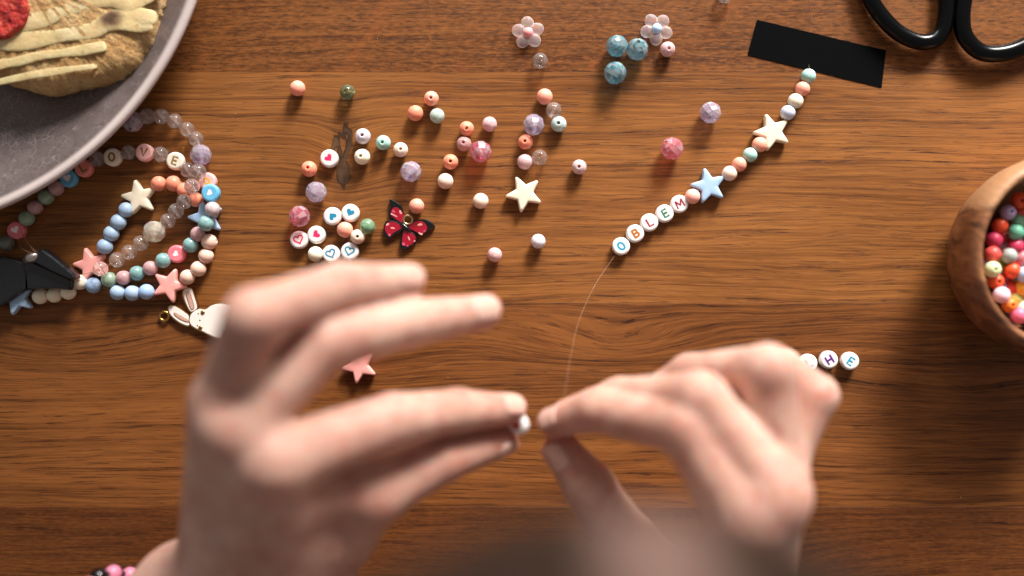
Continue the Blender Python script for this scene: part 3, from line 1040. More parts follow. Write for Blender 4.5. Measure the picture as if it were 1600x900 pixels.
love = thing('bead_bracelet', P(200, 300, 0), 'bracelet of clear and cloudy beads spelling LOVE, running under the plate rim', 'bracelet', 'finished bead bracelets')
lv_z = .0045
seq = []
for px, py, m, z in [(230, 182, cl, 3), (252, 182, cl, 3), (273, 189, cl, 3), (292, 202, cl, 3), (306, 217, cl, 3), (310, 268, cl, 6.5), (300, 291, cl, 8.8), (288, 315, cl, 6), (275, 330, cl, 3.5), (262, 345, cl, 3.2), (220, 380, cl, 3.2), (202, 394, cl, 3.2), (183, 406, cl, 3.2), (157, 420, cl, 6.5),
                    (294, 266, cl, 3), (251, 241, cl, 3), (201, 239, cl, 3), (152, 249, cl, 3)]:
    into(love, bead(px, py, m, z=z * .001, roll=rnd.uniform(.4, .9)))
for px, py, m, r, z in [(207, 190, sL, 4.1, 4.1), (314, 242, sL, 4.1, 4.1), (241, 362, sG, 4.3, 4.3)]:
    into(love, obj('faceted_bead', facet_mesh(m, r), None, P(px, py, z * .001), (.9, rnd.uniform(-.3, .3), rnd.uniform(0, 3))))
for px, py, k, c, rot, m in [(132, 263, 'L', GOLD, 30, m_lc), (177, 246, 'O', GOLD, 5, plastic('#ece0cd', .4, .25)), (227, 239, 'V', GOLD, -8, m_lp), (275, 252, 'E', GOLD, -18, plastic('#ece0cd', .4, .25))]:
    into(love, letter_bead(px, py, k, c, rot, mat=m))
into(love, letter_bead(108, 279, 'heart', '#f2e8e2', 10, mat=m_lb, name='heart_bead'))
thread_part(love, [P(207, 190, .004), P(252, 182, .003), P(292, 202, .003), P(314, 242, .004), P(310, 268, .0065), P(300, 291, .0088), P(275, 330, .0035), P(241, 362, .004), P(202, 394, .003), P(157, 420, .0065), P(128, 429, .009), P(112, 430, .008)])
thread_part(love, [P(294, 266, .003), P(251, 241, .003), P(201, 239, .003), P(152, 249, .003), P(108, 279, .002), P(60, 330, .003), P(40, 370, .004), P(56, 392, .008), P(62, 396, .009)])
for px, py, m, z in [(88, 294, jpk, 3), (72, 308, jgr, 3), (55, 324, jpk, 3), (42, 341, jgr, 3), (10, 380, jelly('#8d9088', .4), 3)]:
    into(love, bead(px, py, m, z=z * .001))
into(love, letter_bead(27, 360, 'heart', '#f6e6e2', 25, mat=m_ph, name='heart_bead'))

cloudy = thing('bead_bracelet', P(280, 380, 0), 'bracelet of cloudy teal and pink beads with pink and blue heart beads', 'bracelet', 'finished bead bracelets')
for px, py, m, z in [(332, 327, jwh, 7.2), (322, 349, jelly('#a6d2cf', .35), 7.0), (309, 366, jpk, 3.4), (298, 383, jt, 3), (255, 407, jt, 3), (235, 419, jpk, 3), (214, 427, jt, 3), (193, 434, jpk, 3), (171, 437, jgr, 3)]:
    into(cloudy, bead(px, py, m, z=z * .001))
into(cloudy, letter_bead(325, 284, 'O', '#d9a23a', 40, mat=m_lp, z=.0026, scale=.8))
into(cloudy, letter_bead(330, 302, 'heart', '#f2f2f2', 70, mat=m_lb, z=.0060, name='heart_bead', scale=.75))
into(cloudy, letter_bead(277, 397, 'heart', '#fbe9e6', 60, mat=m_ph, name='heart_bead', scale=.75))
thread_part(cloudy, [P(325, 284, .0026), P(332, 327, .0072), P(309, 366, .0034), P(277, 397, .003), P(235, 419, .003), P(193, 434, .003), P(160, 438, .003), P(128, 434, .006), P(112, 431, .008)])

pastel = thing('bead_bracelet', P(230, 400, 0), 'bracelet of matte blue, coral and peach beads with big star beads', 'bracelet', 'finished bead bracelets')
mB, mPc = plastic('#a3bad2'), plastic('#e6c4b2')
for px, py, m, z in [(248, 287, mD, 3), (271, 287, mD, 3), (288, 297, mD, 3), (306, 312, mD, 3), (197, 328, mB, 3), (185, 347, mB, 3), (174, 365, mB, 3), (164, 385, mB, 3),
                     (327, 378, mPc, 3), (322, 400, mPc, 3), (310, 420, mPc, 3), (293, 433, mPc, 3), (229, 456, plastic('#9fb9dc'), 3), (207, 458, mB, 3), (184, 457, mB, 3), (146, 446, plastic('#a0bbda'), 3),
                     (125, 441, mCr, 3), (107, 456, mCr, 3), (85, 461, mCr, 3), (63, 463, mCr, 3)]:
    into(pastel, bead(px, py, m, z=z * .001))
for px, py, m, rot, z, R in [(218, 309, star_c, 12, 2.2, 7.0), (322, 341, star_b, 15, 2.2, 7.0), (265, 446, star_p, -22, 2.2, 6.8), (142, 414, star_p, 16, 2.0, 6.8), (28, 466, star_b, 20, 3.0, 6.6)]:
    into(pastel, obj('star_bead', star_mesh(m, R), None, P(px, py, z * .001), (0, 0, math.radians(rot))))
thread_part(pastel, [P(63, 463, .003), P(107, 456, .003), P(146, 446, .003), P(184, 457, .003), P(229, 456, .003), P(265, 446, .002), P(293, 433, .003), P(322, 400, .003), P(327, 378, .003), P(322, 341, .002), P(306, 312, .003), P(271, 287, .003), P(248, 287, .003), P(218, 309, .002), P(185, 347, .003), P(164, 385, .003), P(142, 414, .002), P(125, 441, .003)])

# black spring clip
m_ck = simple('clip_black', '#0c0e13', .30, spec=.7, bump=.15, bscale=600)
clip = thing('clip', P(50, 425, 0), 'black spring clip pinching the ends of the bead bracelets', 'clip')


def poly_part(name, pts, z0, z1, bev, m, root, tilt=None):
    out = [tuple((P(a, b2, z1 * .001) - root.location) * 1000)[:2] for a, b2 in pts]
    v, f = slab(out, z0, z1, bev)
    if tilt:
        v = [(x_, y_, z_ + tilt * (x_ + 10)) for x_, y_, z_ in v]
    return obj(name, mesh(name, v, f, m, smooth=False), root)


poly_part('jaw', [(38, 406), (60, 412), (108, 434), (110, 441), (107, 453), (86, 451), (42, 452)], 5.2, 9.0, .9, m_ck, clip)
poly_part('jaw', [(58, 391), (66, 389), (84, 402), (115, 427), (117, 434), (109, 437), (80, 424), (54, 410)], 6.0, 11.4, .8, m_ck, clip)
poly_part('handle', [(-40, 398), (4, 400), (26, 405), (42, 412), (40, 452), (24, 462), (2, 478), (-40, 482)], 2.5, 8.2, 1.2, m_ck, clip)
v, f = tube([tuple((P(a, b2, z) - clip.location) * 1000) for a, b2, z in ((38, 408, .009), (46, 403, .0112), (55, 402, .0112), (60, 406, .009))], [1.0, 1.7, 1.7, 1.0], 12, .6)
obj('spring', mesh('spring', v, f, simple('dull_steel', '#b4aca8', .35, .9)), clip)
thread_part(clip, [P(36, 356, .004), P(30, 372, .006), P(34, 388, .008), P(55, 396, .0125), P(42, 378, .006), P(34, 362, .004)], .14)

# bunny charm
m_gold = simple('gold_metal', '#c59a5a', .28, 1.0)
m_en = simple('white_enamel', '#efe3da', .18, spec=.5, coat=.4)
m_pk = simple('pink_enamel', '#c99a8c', .25, coat=.3)
bun = thing('rabbit_charm', P(325, 500, 0), 'white enamel rabbit charm with gold edge, partly under the hand', 'charm')


def zc3(x, y):
    return (x / 4.092, 340 + y / 4.09)


def smooth_part(name, pts, z0, z1, m, root, grow=0.0, bev=.15, sub=5):
    base = root.parent.location if root.parent else root.location
    c = catmull([tuple((P(a, b2, z1 * .001) - base) * 1000)[:2] for a, b2 in pts], sub)
    if grow:
        n_ = len(c); q = [Vector(p) for p in c]
        ar = sum(q[i].x * q[(i + 1) % n_].y - q[(i + 1) % n_].x * q[i].y for i in range(n_))
        c = [tuple(q[i] + Vector(((q[(i + 1) % n_] - q[i - 1]).normalized().y, -(q[(i + 1) % n_] - q[i - 1]).normalized().x)) * grow * (1 if ar > 0 else -1)) for i in range(n_)]
    v, f = slab(c, z0, z1, bev)
    return obj(name, mesh(name, v, f, m, smooth=False), root)


body = [zc3(*p) for p in ((1208, 655), (1222, 612), (1268, 582), (1312, 584), (1345, 562), (1390, 548), (1440, 552), (1490, 575), (1530, 630), (1530, 710), (1480, 765), (1395, 772), (1340, 752), (1300, 732), (1255, 712), (1220, 688))]
ear1 = [zc3(*p) for p in ((1218, 606), (1180, 540), (1165, 480), (1185, 450), (1225, 452), (1245, 500), (1264, 580))]
ear2 = [zc3(*p) for p in ((1210, 694), (1150, 678), (1090, 630), (1072, 590), (1085, 562), (1125, 565), (1180, 600), (1212, 632))]
in1 = [zc3(*p) for p in ((1222, 588), (1200, 530), (1192, 488), (1208, 476), (1222, 510), (1240, 572))]
in2 = [zc3(*p) for p in ((1196, 668), (1150, 650), (1115, 622), (1118, 610), (1160, 632), (1204, 660))]
smooth_part('backing', body, .1, 1.9, m_gold, bun, .28)
en = smooth_part('enamel', body, .5, 2.0, m_en, bun, -.18)
for e_, i_ in ((ear1, in1), (ear2, in2)):
    eb = smooth_part('ear', e_, .1, 1.8, m_gold, bun, .1)
    smooth_part('ear_enamel', e_, .5, 1.9, m_en, eb, -.35).location = (0, 0, 0)
    c = smooth_part('inner_ear', i_, .5, 2.0, m_gold, eb, .2)
    smooth_part('inner_ear', i_, .5, 2.06, m_pk, eb, -.05)
for (a, b2) in (zc3(1296, 607), zc3(1281, 705)):
    v, f = lathe([(.01, .15), (.35, .3), (.62, .3), (.85, .12), (.9, -.3)], 16, False)
    e_ = obj('eye', mesh('eye', v, [x[::-1] for x in f], m_gold), bun, P(a, b2, .002) - bun.location)
    v, f = lathe([(.01, .36), (.3, .33), (.42, .2)], 12, False)
    obj('pupil', mesh('pupil', v, [x[::-1] for x in f], ink('#3a2414')), e_, (.0001, -.0001, 0))
for (a, b2) in (zc3(1268, 614), zc3(1278, 656), zc3(1262, 690)):
    v, f = lathe([(.01, .1), (.28, .08), (.3, -.2)], 10, False)
    obj('face_mark', mesh('face_mark', v, [x[::-1] for x in f], ink('#5a3b20')), bun, P(a, b2, .002) - bun.location)
v, f = tube([(1.75 * math.cos(a), 1.75 * math.sin(a), 1.2) for a in np.linspace(0, 2 * PI, 24, endpoint=False)], .5, 10, closed=True)
obj('ring', mesh('ring', v, f, m_gold), bun, P(*zc3(1052, 630), .001) - bun.location - Vector((0, 0, .001)))

# butterfly charm
m_be = simple('black_enamel', '#0b090a', .2, coat=.5)
m_red = simple('red_enamel', '#960d26', .2, coat=.5)
m_rp = simple('rose_enamel', '#c9506a', .25, coat=.4)
m_pale = simple('pale_enamel', '#d99a90', .3)
bf = thing('butterfly_charm', P(637, 352, 0), 'red and black enamel butterfly charm with small gold ring', 'charm')


def zb(x, y):
    return (590 + x / 9, 300 + y / 9)


wings = [
    ([(385, 480), (330, 455), (240, 395), (165, 355), (155, 290), (185, 215), (168, 150), (180, 100), (250, 135), (320, 185), (345, 240), (372, 310), (385, 380)],
     [(370, 440), (300, 410), (200, 335), (190, 270), (235, 215), (300, 235), (360, 300), (385, 360)],
     [[(215, 325), (185, 312), (195, 300), (260, 335), (275, 352)], [(215, 280), (205, 262), (225, 258), (250, 290)], [(310, 290), (305, 262), (325, 262), (340, 300), (325, 310)]]),
    ([(372, 495), (330, 455), (230, 405), (130, 410), (90, 470), (85, 550), (110, 620), (160, 655), (205, 625), (290, 575), (345, 535)],
     [(350, 500), (290, 450), (200, 418), (125, 445), (102, 515), (130, 585), (170, 610), (240, 565), (320, 520)],
     [[(180, 505), (205, 495), (245, 512), (205, 516)], [(145, 600), (165, 585), (185, 610), (165, 620)], [(120, 455), (150, 440), (160, 455), (130, 475)]]),
    ([(375, 500), (350, 560), (335, 640), (318, 720), (325, 780), (370, 815), (420, 790), (470, 760), (530, 715), (548, 650), (520, 590), (450, 545)],
     [(385, 530), (355, 610), (345, 700), (370, 745), (430, 755), (500, 720), (535, 655), (505, 595), (440, 555)],
     [[(425, 630), (440, 635), (455, 675), (440, 670)], [(345, 720), (375, 715), (385, 750), (355, 745)], [(505, 690), (530, 680), (522, 700)], [(405, 755), (430, 748), (425, 765)]]),
    ([(400, 490), (450, 440), (530, 405), (600, 390), (660, 385), (730, 410), (790, 460), (800, 490), (755, 520), (690, 565), (640, 605), (590, 610), (510, 560)],
     [(430, 490), (500, 430), (570, 405), (640, 425), (690, 480), (690, 530), (630, 590), (570, 570), (490, 535)],
     [[(570, 570), (600, 575), (635, 590), (610, 605)], [(640, 545), (670, 540), (675, 555), (650, 555)], [(560, 465), (600, 440), (630, 460), (590, 472)]]),
]
for wo, wi, marks in wings:
    wg = smooth_part('wing', [zb(*p) for p in wo], .2, 1.9, m_be, bf, .12, .3, 4)
    smooth_part('red_field', [zb(*p) for p in wi], 1.0, 1.98, m_red, wg, 0, .05, 4)
    for i, mk_ in enumerate(marks):
        smooth_part('pale_mark', [zb(*p) for p in mk_], 1.2, 2.04, m_pale if i % 2 == 0 else m_rp, wg, .05, .02, 3)
v, f = tube([tuple((P(*zb(a, b2), .0022) - bf.location) * 1000) for a, b2 in ((330, 430), (370, 480), (420, 520), (470, 545))], [.5, .9, .9, .4], 10, .8)
obj('body', mesh('body', v, f, m_be), bf)
v, f = tube([(1.7 * math.cos(a), 1.7 * math.sin(a), 1.0) for a in np.linspace(0, 2 * PI, 24, endpoint=False)], .48, 10, closed=True)
obj('ring', mesh('ring', v, f, simple('pale_gold', '#d9b48c', .3, 1.0)), bf, P(*zb(430, 395), .001) - bf.location)

# ------------------------------------------------------------------ hands
def smin(a, b, k):
    h = np.clip(.5 + .5 * (b - a) / k, 0, 1)
    return b + (a - b) * h - k * h * (1 - h)


def surface_nets(d, org, st):
    nx, ny, nz = d.shape
    inside = d < 0
    cnt = np.zeros((nx - 1, ny - 1, nz - 1), np.float32)
    acc = np.zeros((nx - 1, ny - 1, nz - 1, 3), np.float32)
    corner = [(i, j, k) for i in (0, 1) for j in (0, 1) for k in (0, 1)]

    def C(c, arr):
        return arr[c[0]:nx - 1 + c[0], c[1]:ny - 1 + c[1], c[2]:nz - 1 + c[2]]
    for a in corner:
        for ax in range(3):
            if a[ax]:
                continue
            b = list(a); b[ax] = 1; b = tuple(b)
            da, db = C(a, d), C(b, d)
            m = (da < 0) != (db < 0)
            t = np.where(m, da / np.where(m, da - db, 1), 0)
            cnt += m
            for q in range(3):
                acc[..., q] += np.where(m, a[q] + (t if q == ax else 0), 0)
    act = cnt > 0
    idx = -np.ones(act.shape, np.int64)
    ii = np.argwhere(act)
    idx[act] = np.arange(len(ii))
    verts = (ii + acc[act] / cnt[act][:, None]) * st + np.array(org)
    quads = []
    for ax in range(3):
        u, v = (ax + 1) % 3, (ax + 2) % 3
        s0 = [slice(1, n_ - 1) for n_ in d.shape]; s1 = [slice(1, n_ - 1) for n_ in d.shape]
        s0[ax] = slice(0, d.shape[ax] - 1); s1[ax] = slice(1, d.shape[ax])
        A, B = inside[tuple(s0)], inside[tuple(s1)]
        for m, flip in ((A & ~B, False), (~A & B, True)):
            e = np.argwhere(m)
            if not len(e):
                continue
            for q in range(3):
                if q != ax:
                    e[:, q] += 1
            def cell(du, dv):
                c = e.copy(); c[:, u] += du; c[:, v] += dv
                return idx[c[:, 0], c[:, 1], c[:, 2]]
            qd = np.stack([cell(-1, -1), cell(0, -1), cell(0, 0), cell(-1, 0)], 1)
            quads.append(qd[:, ::-1] if flip else qd)
    return verts, np.concatenate(quads)


def J(px, py, z, r):
    p = P(px, py, z) * 1000
    return np.array([p.x, p.y, p.z, r], np.float32)


def build_hand(name, palm, fingers, flush, st=1.25, kp=9, kf=4.5):
    allp = np.array([p for ch in list(palm) + list(fingers) for p in ch])
    lo = (allp[:, :3] - allp[:, 3:]).min(0) - 4; hi = (allp[:, :3] + allp[:, 3:]).max(0) + 4
    shp = np.ceil((hi - lo) / st).astype(int) + 1
    gx, gy, gz = [np.arange(n_, dtype=np.float32) * st + l for n_, l in zip(shp, lo)]
    FAR = np.float32(40)

    def seg(d, a, b, k):
        """smooth-union a tapered capsule into d, only in the box it can touch"""
        m = max(a[3], b[3]) + 12
        l = np.minimum(a[:3], b[:3]) - m; h = np.maximum(a[:3], b[:3]) + m
        s = tuple(slice(max(0, int((l[q] - lo[q]) / st)), min(shp[q], int((h[q] - lo[q]) / st) + 2)) for q in range(3))
        X_, Y_, Z_ = gx[s[0]][:, None, None], gy[s[1]][None, :, None], gz[s[2]][None, None, :]
        ba = b[:3] - a[:3]; L = float(ba @ ba) + 1e-9
        t = np.clip(((X_ - a[0]) * ba[0] + (Y_ - a[1]) * ba[1] + (Z_ - a[2]) * ba[2]) / L, 0, 1)
        q = np.sqrt((X_ - a[0] - t * ba[0]) ** 2 + (Y_ - a[1] - t * ba[1]) ** 2 + (Z_ - a[2] - t * ba[2]) ** 2) - (a[3] + t * (b[3] - a[3]))
        d[s] = smin(d[s], q, k)
    dp = np.full(shp, FAR, np.float32)
    for ch in palm:
        for a, b in zip(ch[:-1], ch[1:]):
            seg(dp, a, b, kp)
    df = np.full(shp, FAR, np.float32)
    for ch in fingers:
        d1 = np.full(shp, FAR, np.float32)
        for a, b in zip(ch[:-1], ch[1:]):
            seg(d1, a, b, 2.0)
        df = smin(df, d1, .9)
    d = smin(dp, df, kf)
    vs, qs = surface_nets(d, lo, st)
    # relax the lattice a little
    nv = len(vs)
    ed = np.concatenate([qs[:, [0, 1]], qs[:, [1, 2]], qs[:, [2, 3]], qs[:, [3, 0]]])
    for it in range(5):
        s_ = np.zeros((nv, 3)); c_ = np.zeros(nv)
        for q in range(3):
            s_[:, q] = np.bincount(ed[:, 0], vs[ed[:, 1], q], nv) + np.bincount(ed[:, 1], vs[ed[:, 0], q], nv)
        c_ = np.bincount(ed[:, 0], minlength=nv) + np.bincount(ed[:, 1], minlength=nv)
        vs = vs + .5 * (s_ / c_[:, None] - vs) * (1.0 if it % 2 == 0 else -.7)
    me = bpy.data.meshes.new(name)
    me.from_pydata((vs * .001).tolist(), [], qs.tolist())
    me.polygons.foreach_set('use_smooth', [True] * len(me.polygons))
    at = me.attributes.new('flush', 'FLOAT', 'POINT')
    fv = np.zeros(nv)
    for p, wd, s_ in flush:
        fv += s_ * np.exp(-((vs - p[:3]) ** 2).sum(1) / (wd * wd))
    at.data.foreach_set('value', np.clip(fv, 0, 1).astype(np.float32))
    me.update()
    return me


# skin
mskin, t_, b_ = nt('skin'); g = G(t_)
tc = g.n('ShaderNodeTexCoord')
at = g.n('ShaderNodeAttribute'); at.attribute_name = 'flush'
n1 = g.noise(tc.outputs['Object'], 45, 3, .55); n2 = g.noise(tc.outputs['Object'], 900, 3, .6); n3 = g.noise(tc.outputs['Object'], 170, 2, .5)
c_ = g.mix(g.smooth(n1, .3, .7), lin('#ba9080'), lin('#d0ab9b'))
c_ = g.mix(g.math('MULTIPLY', g.smooth(n3, .48, .72), .34), c_, lin('#ad5e4f'))
c_ = g.mix(g.math('MULTIPLY', at.outputs['Fac'], .62), c_, lin('#ad5e4f'))
t_.links.new(c_, b_.inputs['Base Color'])
b_.inputs['Roughness'].default_value = .56
b_.inputs['Specular IOR Level'].default_value = .38
b_.inputs['Subsurface Weight'].default_value = 1.0
b_.inputs['Subsurface Radius'].default_value = (1.0, .32, .16)
b_.inputs['Subsurface Scale'].default_value = .0030
t_.links.new(g.bump(g.math('MULTIPLY_ADD', n3, .7, n2), .22, .0004), b_.inputs['Normal'])
mnail, t_, b_ = nt('nail'); g = G(t_)
b_.inputs['Base Color'].default_value = lin('#d4a798'); b_.inputs['Roughness'].default_value = .25
b_.inputs['Subsurface Weight'].default_value = .5; b_.inputs['Subsurface Radius'].default_value = (1, .4, .3); b_.inputs['Subsurface Scale'].default_value = .002


def nail(hand, dip, tip, up, ln=10.0, wide=58):
    a, b = Vector(dip[:3]), Vector(tip[:3])
    ax = (b - a).normalized(); n_ = Vector(up); n_ = (n_ - ax * n_.dot(ax)).normalized(); sd = ax.cross(n_)
    L = (b - a).length
    vs, fs = [], []
    nu, nv = 11, 10
    for layer in (0, 1):
        for j in range(nv + 1):
            v = j / nv
            for i in range(nu):
                u = -1 + 2 * i / (nu - 1)
                half = math.radians(wide) * (1 - .25 * max(0, .25 - v) * 4 * u * u)
                th = u * half
                along = L + tip[3] * .78 - ln * (1 - v) - (.22 * ln * u * u if v > .5 else -.0) * (v - .5) * 2
                t = min(1, max(0, along / L))
                r = dip[3] + (tip[3] - dip[3]) * t
                over = max(0, along - L)
                drop = r - math.sqrt(max(.2, r * r - min(over, r * .93) ** 2)) if over > 0 else 0
                rr = r + .28 - drop * .62 - (0.5 if layer == 0 else 0) - .2 * (1 - v)
                q = a + ax * along + n_ * (math.cos(th) * rr) + sd * (math.sin(th) * rr)
                vs.append(tuple(q))
    m = (nv + 1) * nu
    for layer in (0, 1):
        for j in range(nv):
            for i in range(nu - 1):
                q = (layer * m + j * nu + i, layer * m + j * nu + i + 1, layer * m + (j + 1) * nu + i + 1, layer * m + (j + 1) * nu + i)
                fs.append(q[::-1] if layer == 0 else q)
    bd = [i for i in range(nu)] + [j * nu + nu - 1 for j in range(1, nv + 1)] + [nv * nu + i for i in range(nu - 2, -1, -1)] + [j * nu for j in range(nv - 1, 0, -1)]
    for i in range(len(bd)):
        p_, q_ = bd[i], bd[(i + 1) % len(bd)]
        fs.append((p_, q_, m + q_, m + p_))
    return obj('fingernail', mesh('fingernail', vs, fs, mnail), hand)


# stray crumbs
cb = bmesh.new()
rc = random.Random(11)
for px, py, zz, r_ in ((368, 178, 0, .26), (935, 502, 0, .18), (1501, 777, 0, .2), (2, 216, 5.0, .7), (30, 150, 5.0, .45), (130, 185, 5.4, .5), (18, 172, 5.0, .4), (44, 205, 5.0, .3), (75, 196, 5.0, .35), (700, 590, 0, .15), (590, 60, 0, .18)):
    q = P(px, py, zz * .001)
    r0 = bmesh.ops.create_icosphere(cb, subdivisions=1, radius=r_ * .001, matrix=Matrix.Translation(q + Vector((0, 0, r_ * .0006))))
    for vv in r0['verts']:
        vv.co = q + (vv.co - q) * rc.uniform(.6, 1.25)
me = bpy.data.meshes.new('crumbs'); cb.to_mesh(me); cb.free(); me.materials.append(mk)
o = obj('crumbs', me); o['kind'] = 'stuff'; tag(o, 'tiny pale crumbs scattered on table and plate', 'crumbs')

person = thing('person', (0, 0, 0), 'person with fair bare hands pinching a nylon thread and a white bead over the table', 'person')

# the hand with spread fingers
Li = [J(428, 722, .104, 10.4), J(612, 657, .082, 8.5), J(715, 641, .066, 7.2), J(796, 640, .055, 5.4)]
Lm = [J(368, 668, .106, 9.8), J(505, 537, .097, 8.6), J(640, 504, .081, 7.5), J(755, 488, .069, 5.8)]
Lr = [J(350, 630, .099, 9.2), J(396, 496, .118, 8.2), J(533, 447, .092, 7.4), J(636, 440, .079, 5.7)]
Lp = [J(352, 640, .088, 9.2), J(405, 520, .080, 7.4), J(485, 492, .066, 6.4), J(549, 476, .057, 5.0)]
Lt = [J(485, 885, .058, 13.5), J(578, 772, .072, 10.2), J(690, 717, .062, 8.0), J(782, 686, .048, 6.2)]
palm = [
    [Li[0], J(440, 905, .064, 15)], [Lm[0], J(400, 915, .066, 15)], [Lr[0], J(365, 920, .062, 14)], [Lp[0], J(335, 915, .056, 13)],
    [Lt[0], Lt[1]], [J(480, 765, .086, 8.5), J(565, 762, .074, 8)], [J(445, 810, .074, 12), J(520, 825, .064, 11)],
    [J(400, 930, .058, 17), J(298, 938, .050, 19), J(215, 1030, .044, 21), J(60, 1230, .040, 25), J(-160, 1500, .040, 29)],
    [J(475, 905, .056, 14), J(390, 1010, .048, 18), J(250, 1120, .044, 21)],
]
fl = [(Li[0] + np.array([-1, -7, 6, 0]), 6, .7), (Lm[0] + np.array([-2, -5, 6, 0]), 6, .5), (Lr[1], 8, .35), (Lm[1], 9, .35), (Li[1], 9, .3), (Li[3], 9, .8), (Lm[3], 9, .7), (Lr[3], 8, .6), (Lp[3], 9, 1.0), (Lt[3], 9, .8), (Lt[1], 12, .5), (Lt[2], 10, .5)]
me = build_hand('hand', palm, [Li, Lm, Lr, Lp, Lt[1:]], fl); me.materials.append(mskin)
lh = obj('hand', me, person); lh['label'] = 'hand with spread fingers holding a small white bead'
nail(lh, Lr[2], Lr[3], (.15, .75, 1)); nail(lh, Lm[2], Lm[3], (.15, .55, 1)); nail(lh, Li[2], Li[3], (.2, .75, .8), 9.0)
nail(lh, Lp[2], Lp[3], (.2, .7, .8), 8); nail(lh, Lt[2], Lt[3], (.2, -.9, .5), 10)

# the hand that pulls the thread
Ri = [J(1166, 815, .086, 10.4), J(1070, 668, .084, 8.6), J(932, 641, .062, 7.2), J(866, 660, .051, 5.3)]
Rm = [J(1212, 775, .085, 10.2), J(1094, 624, .083, 8.8), J(968, 624, .058, 7.3), J(886, 648, .046, 5.6)]
Rr = [J(1210, 724, .076, 9.4), J(1200, 580, .082, 8.5), J(1078, 586, .055, 7.2), J(1000, 628, .043, 5.6)]
Rp = [J(1214, 722, .064, 8.8), J(1276, 618, .066, 6.9), J(1222, 572, .050, 6.2), J(1180, 566, .040, 5.0)]
Rt = [J(1085, 955, .050, 12), J(985, 852, .047, 10.0), J(921, 760, .046, 8.8), J(877, 703, .046, 6.6)]
palm = [
    [Ri[0], J(1105, 985, .050, 14)], [Rm[0], J(1135, 990, .050, 14)], [Rr[0], J(1160, 985, .047, 13)], [Rp[0], J(1175, 980, .042, 12)],
    [Rt[0], Rt[1]], [J(1115, 905, .062, 9), J(1035, 905, .050, 8)],
    [J(1135, 995, .046, 17), J(1150, 1080, .042, 19), J(1190, 1300, .042, 23), J(1260, 1800, .040, 28)],
]
fl = [(Ri[0] + np.array([2, -3, 8, 0]), 8, .3), (Rm[0] + np.array([6, -2, 5, 0]), 7, .5), (Ri[3], 9, .8), (Rt[3], 9, .8), (Rr[1], 9, .3), (Rp[1], 8, .5), (Ri[1], 9, .3), (Ri[2] + np.array([0, -5, 0, 0]), 8, .7)]
me = build_hand('hand', palm, [Ri, Rm, Rr, Rp, Rt[1:]], fl); me.materials.append(mskin)
rh = obj('hand', me, person); rh['label'] = 'hand with bent fingers pinching the thread'
nail(rh, Ri[2], Ri[3], (-.2, .75, .8), 9); nail(rh, Rt[2], Rt[3], (-.75, -.1, .6), 10)

# head leaning in close under the camera
hd0 = build_hand('head', [[np.array([19, -106, 252, 64], np.float32), np.array([19, -119, 243, 64], np.float32)], [np.array([19, -112, 226, 50], np.float32), np.array([19, -112, 164, 34], np.float32)],
                          [np.array([19, -130, 226, 44], np.float32), np.array([21, -260, 90, 52], np.float32), np.array([21, -330, 40, 70], np.float32)]],
                 [[np.array([19, -66, 212, 6], np.float32), np.array([19, -74, 176, 8], np.float32)]], [], st=3.0, kp=14, kf=8)
hd0.materials.append(mskin)
head = obj('head', hd0, person); head['label'] = 'brown haired head leaning in close to the camera, strongly blurred'
mh, t_, b_ = nt('hair'); g = G(t_)
tc = g.n('ShaderNodeTexCoord'); sp = g.n('ShaderNodeSeparateXYZ'); t_.links.new(tc.outputs['Object'], sp.inputs[0])
hn = g.noise(g.xyz(g.math('MULTIPLY', sp.outputs[0], 900.0), g.math('MULTIPLY', sp.outputs[1], 60.0), g.math('MULTIPLY', sp.outputs[2], 60.0)), 1, 3, .6)
part = g.smooth(g.math('MULTIPLY_ADD', g.math('SUBTRACT', hn, .5), .012, g.math('ABSOLUTE', g.math('SUBTRACT', sp.outputs[0], .019))), .011, .003)
t_.links.new(g.mix(part, g.mix(hn, (.028, .016, .011, 1), (.075, .044, .032, 1)), g.mix(hn, (.26, .155, .125, 1), (.36, .23, .19, 1))), b_.inputs['Base Color']); b_.inputs['Roughness'].default_value = .7; b_.inputs['Specular IOR Level'].default_value = .08
t_.links.new(g.bump(hn, .6, .001), b_.inputs['Normal'])
vs, fs = [], []
nu, nv = 72, 30
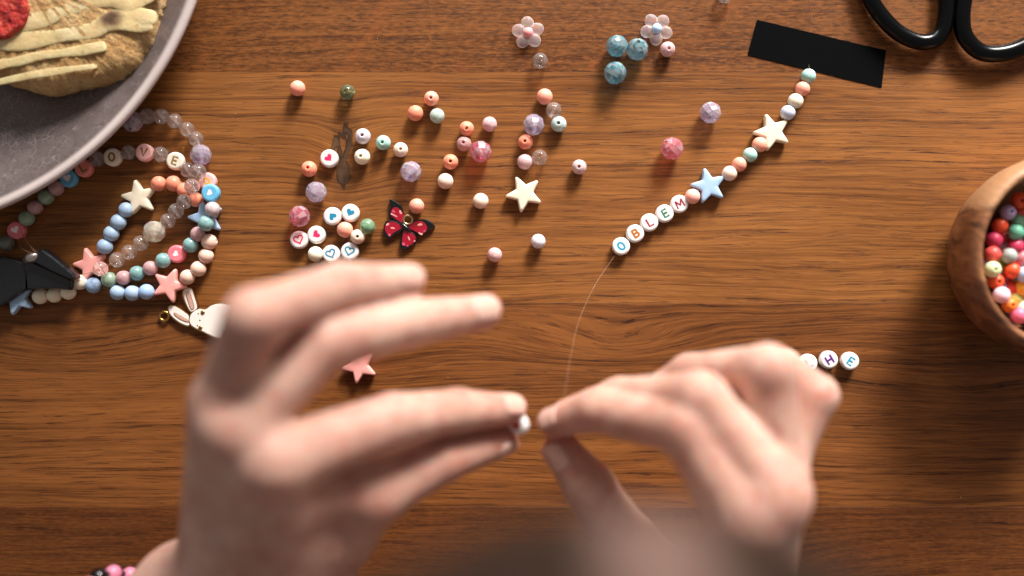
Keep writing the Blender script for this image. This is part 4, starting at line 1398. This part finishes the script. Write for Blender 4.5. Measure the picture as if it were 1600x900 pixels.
for j in range(nv + 1):
    ph = j / nv * 2.0
    for i in range(nu):
        th = 2 * PI * i / nu
        front = max(0, math.sin(th)) * max(0, (ph - 1.45))
        rr = 68 + 1.3 * noise.noise(Vector((th * 9, ph * .8, 0))) - .8 * math.exp(-(math.cos(th) * ph / .08) ** 2)
        if ph > 1.5 and math.sin(th) > .35:
            rr = 60
        vs.append((17 + 1.0 * rr * math.sin(ph) * math.cos(th), -101.5 + (rr + 3) * math.sin(ph) * math.sin(th), 249 + rr * math.cos(ph)))
for j in range(nv):
    for i in range(nu):
        k = (i + 1) % nu
        fs.append((j * nu + i, (j + 1) * nu + i, (j + 1) * nu + k, j * nu + k))
obj('hair', mesh('hair', vs, fs, mh), head)

# bead pinched between thumb and index finger
hb = obj('letter_bead', disc_mesh(M_white), None, P(811, 663, .054), (0, math.radians(-42), .15))
tag(hb, 'white disc bead pinched between thumb and index fingertip', 'letter bead')
print_child(hb, 'heart', '#c00a26', scale=1.45)

# wrist bracelet
bc0 = Vector(J(228, 986, .046, 0)[:3]); axd = Vector(J(60, 1230, .040, 0)[:3]) - Vector(J(330, 965, .050, 0)[:3]); axd.normalize()
e1 = axd.cross(Vector((0, 0, 1))).normalized(); e2 = axd.cross(e1)
wb = thing('wrist_bracelet', bc0 * .001, 'pink and black beaded elastic bracelet on the wrist above the table', 'bracelet')
RR = 25.0
v, f = tube([tuple((e1 * math.cos(a) + e2 * math.sin(a)) * RR) for a in np.linspace(0, 2 * PI, 40, endpoint=False)], 1.1, 8, closed=True)
obj('cord', mesh('cord', v, f, simple('black_cord', '#0b0a0b', .7)), wb)
mpk, mbk = plastic('#cf7d98', .35, .3), simple('black_bead', '#08080a', .15)
for i in range(20):
    a = 2 * PI * i / 20 + .1
    m_ = mpk if i % 3 else mbk
    o = obj('bead', bead_mesh(m_, 3.0 if i % 3 else 3.2), wb, (e1 * math.cos(a) + e2 * math.sin(a)) * RR * .001)
    tdir = (-e1 * math.sin(a) + e2 * math.cos(a))
    o.rotation_euler = tdir.to_track_quat('Z', 'Y').to_euler()
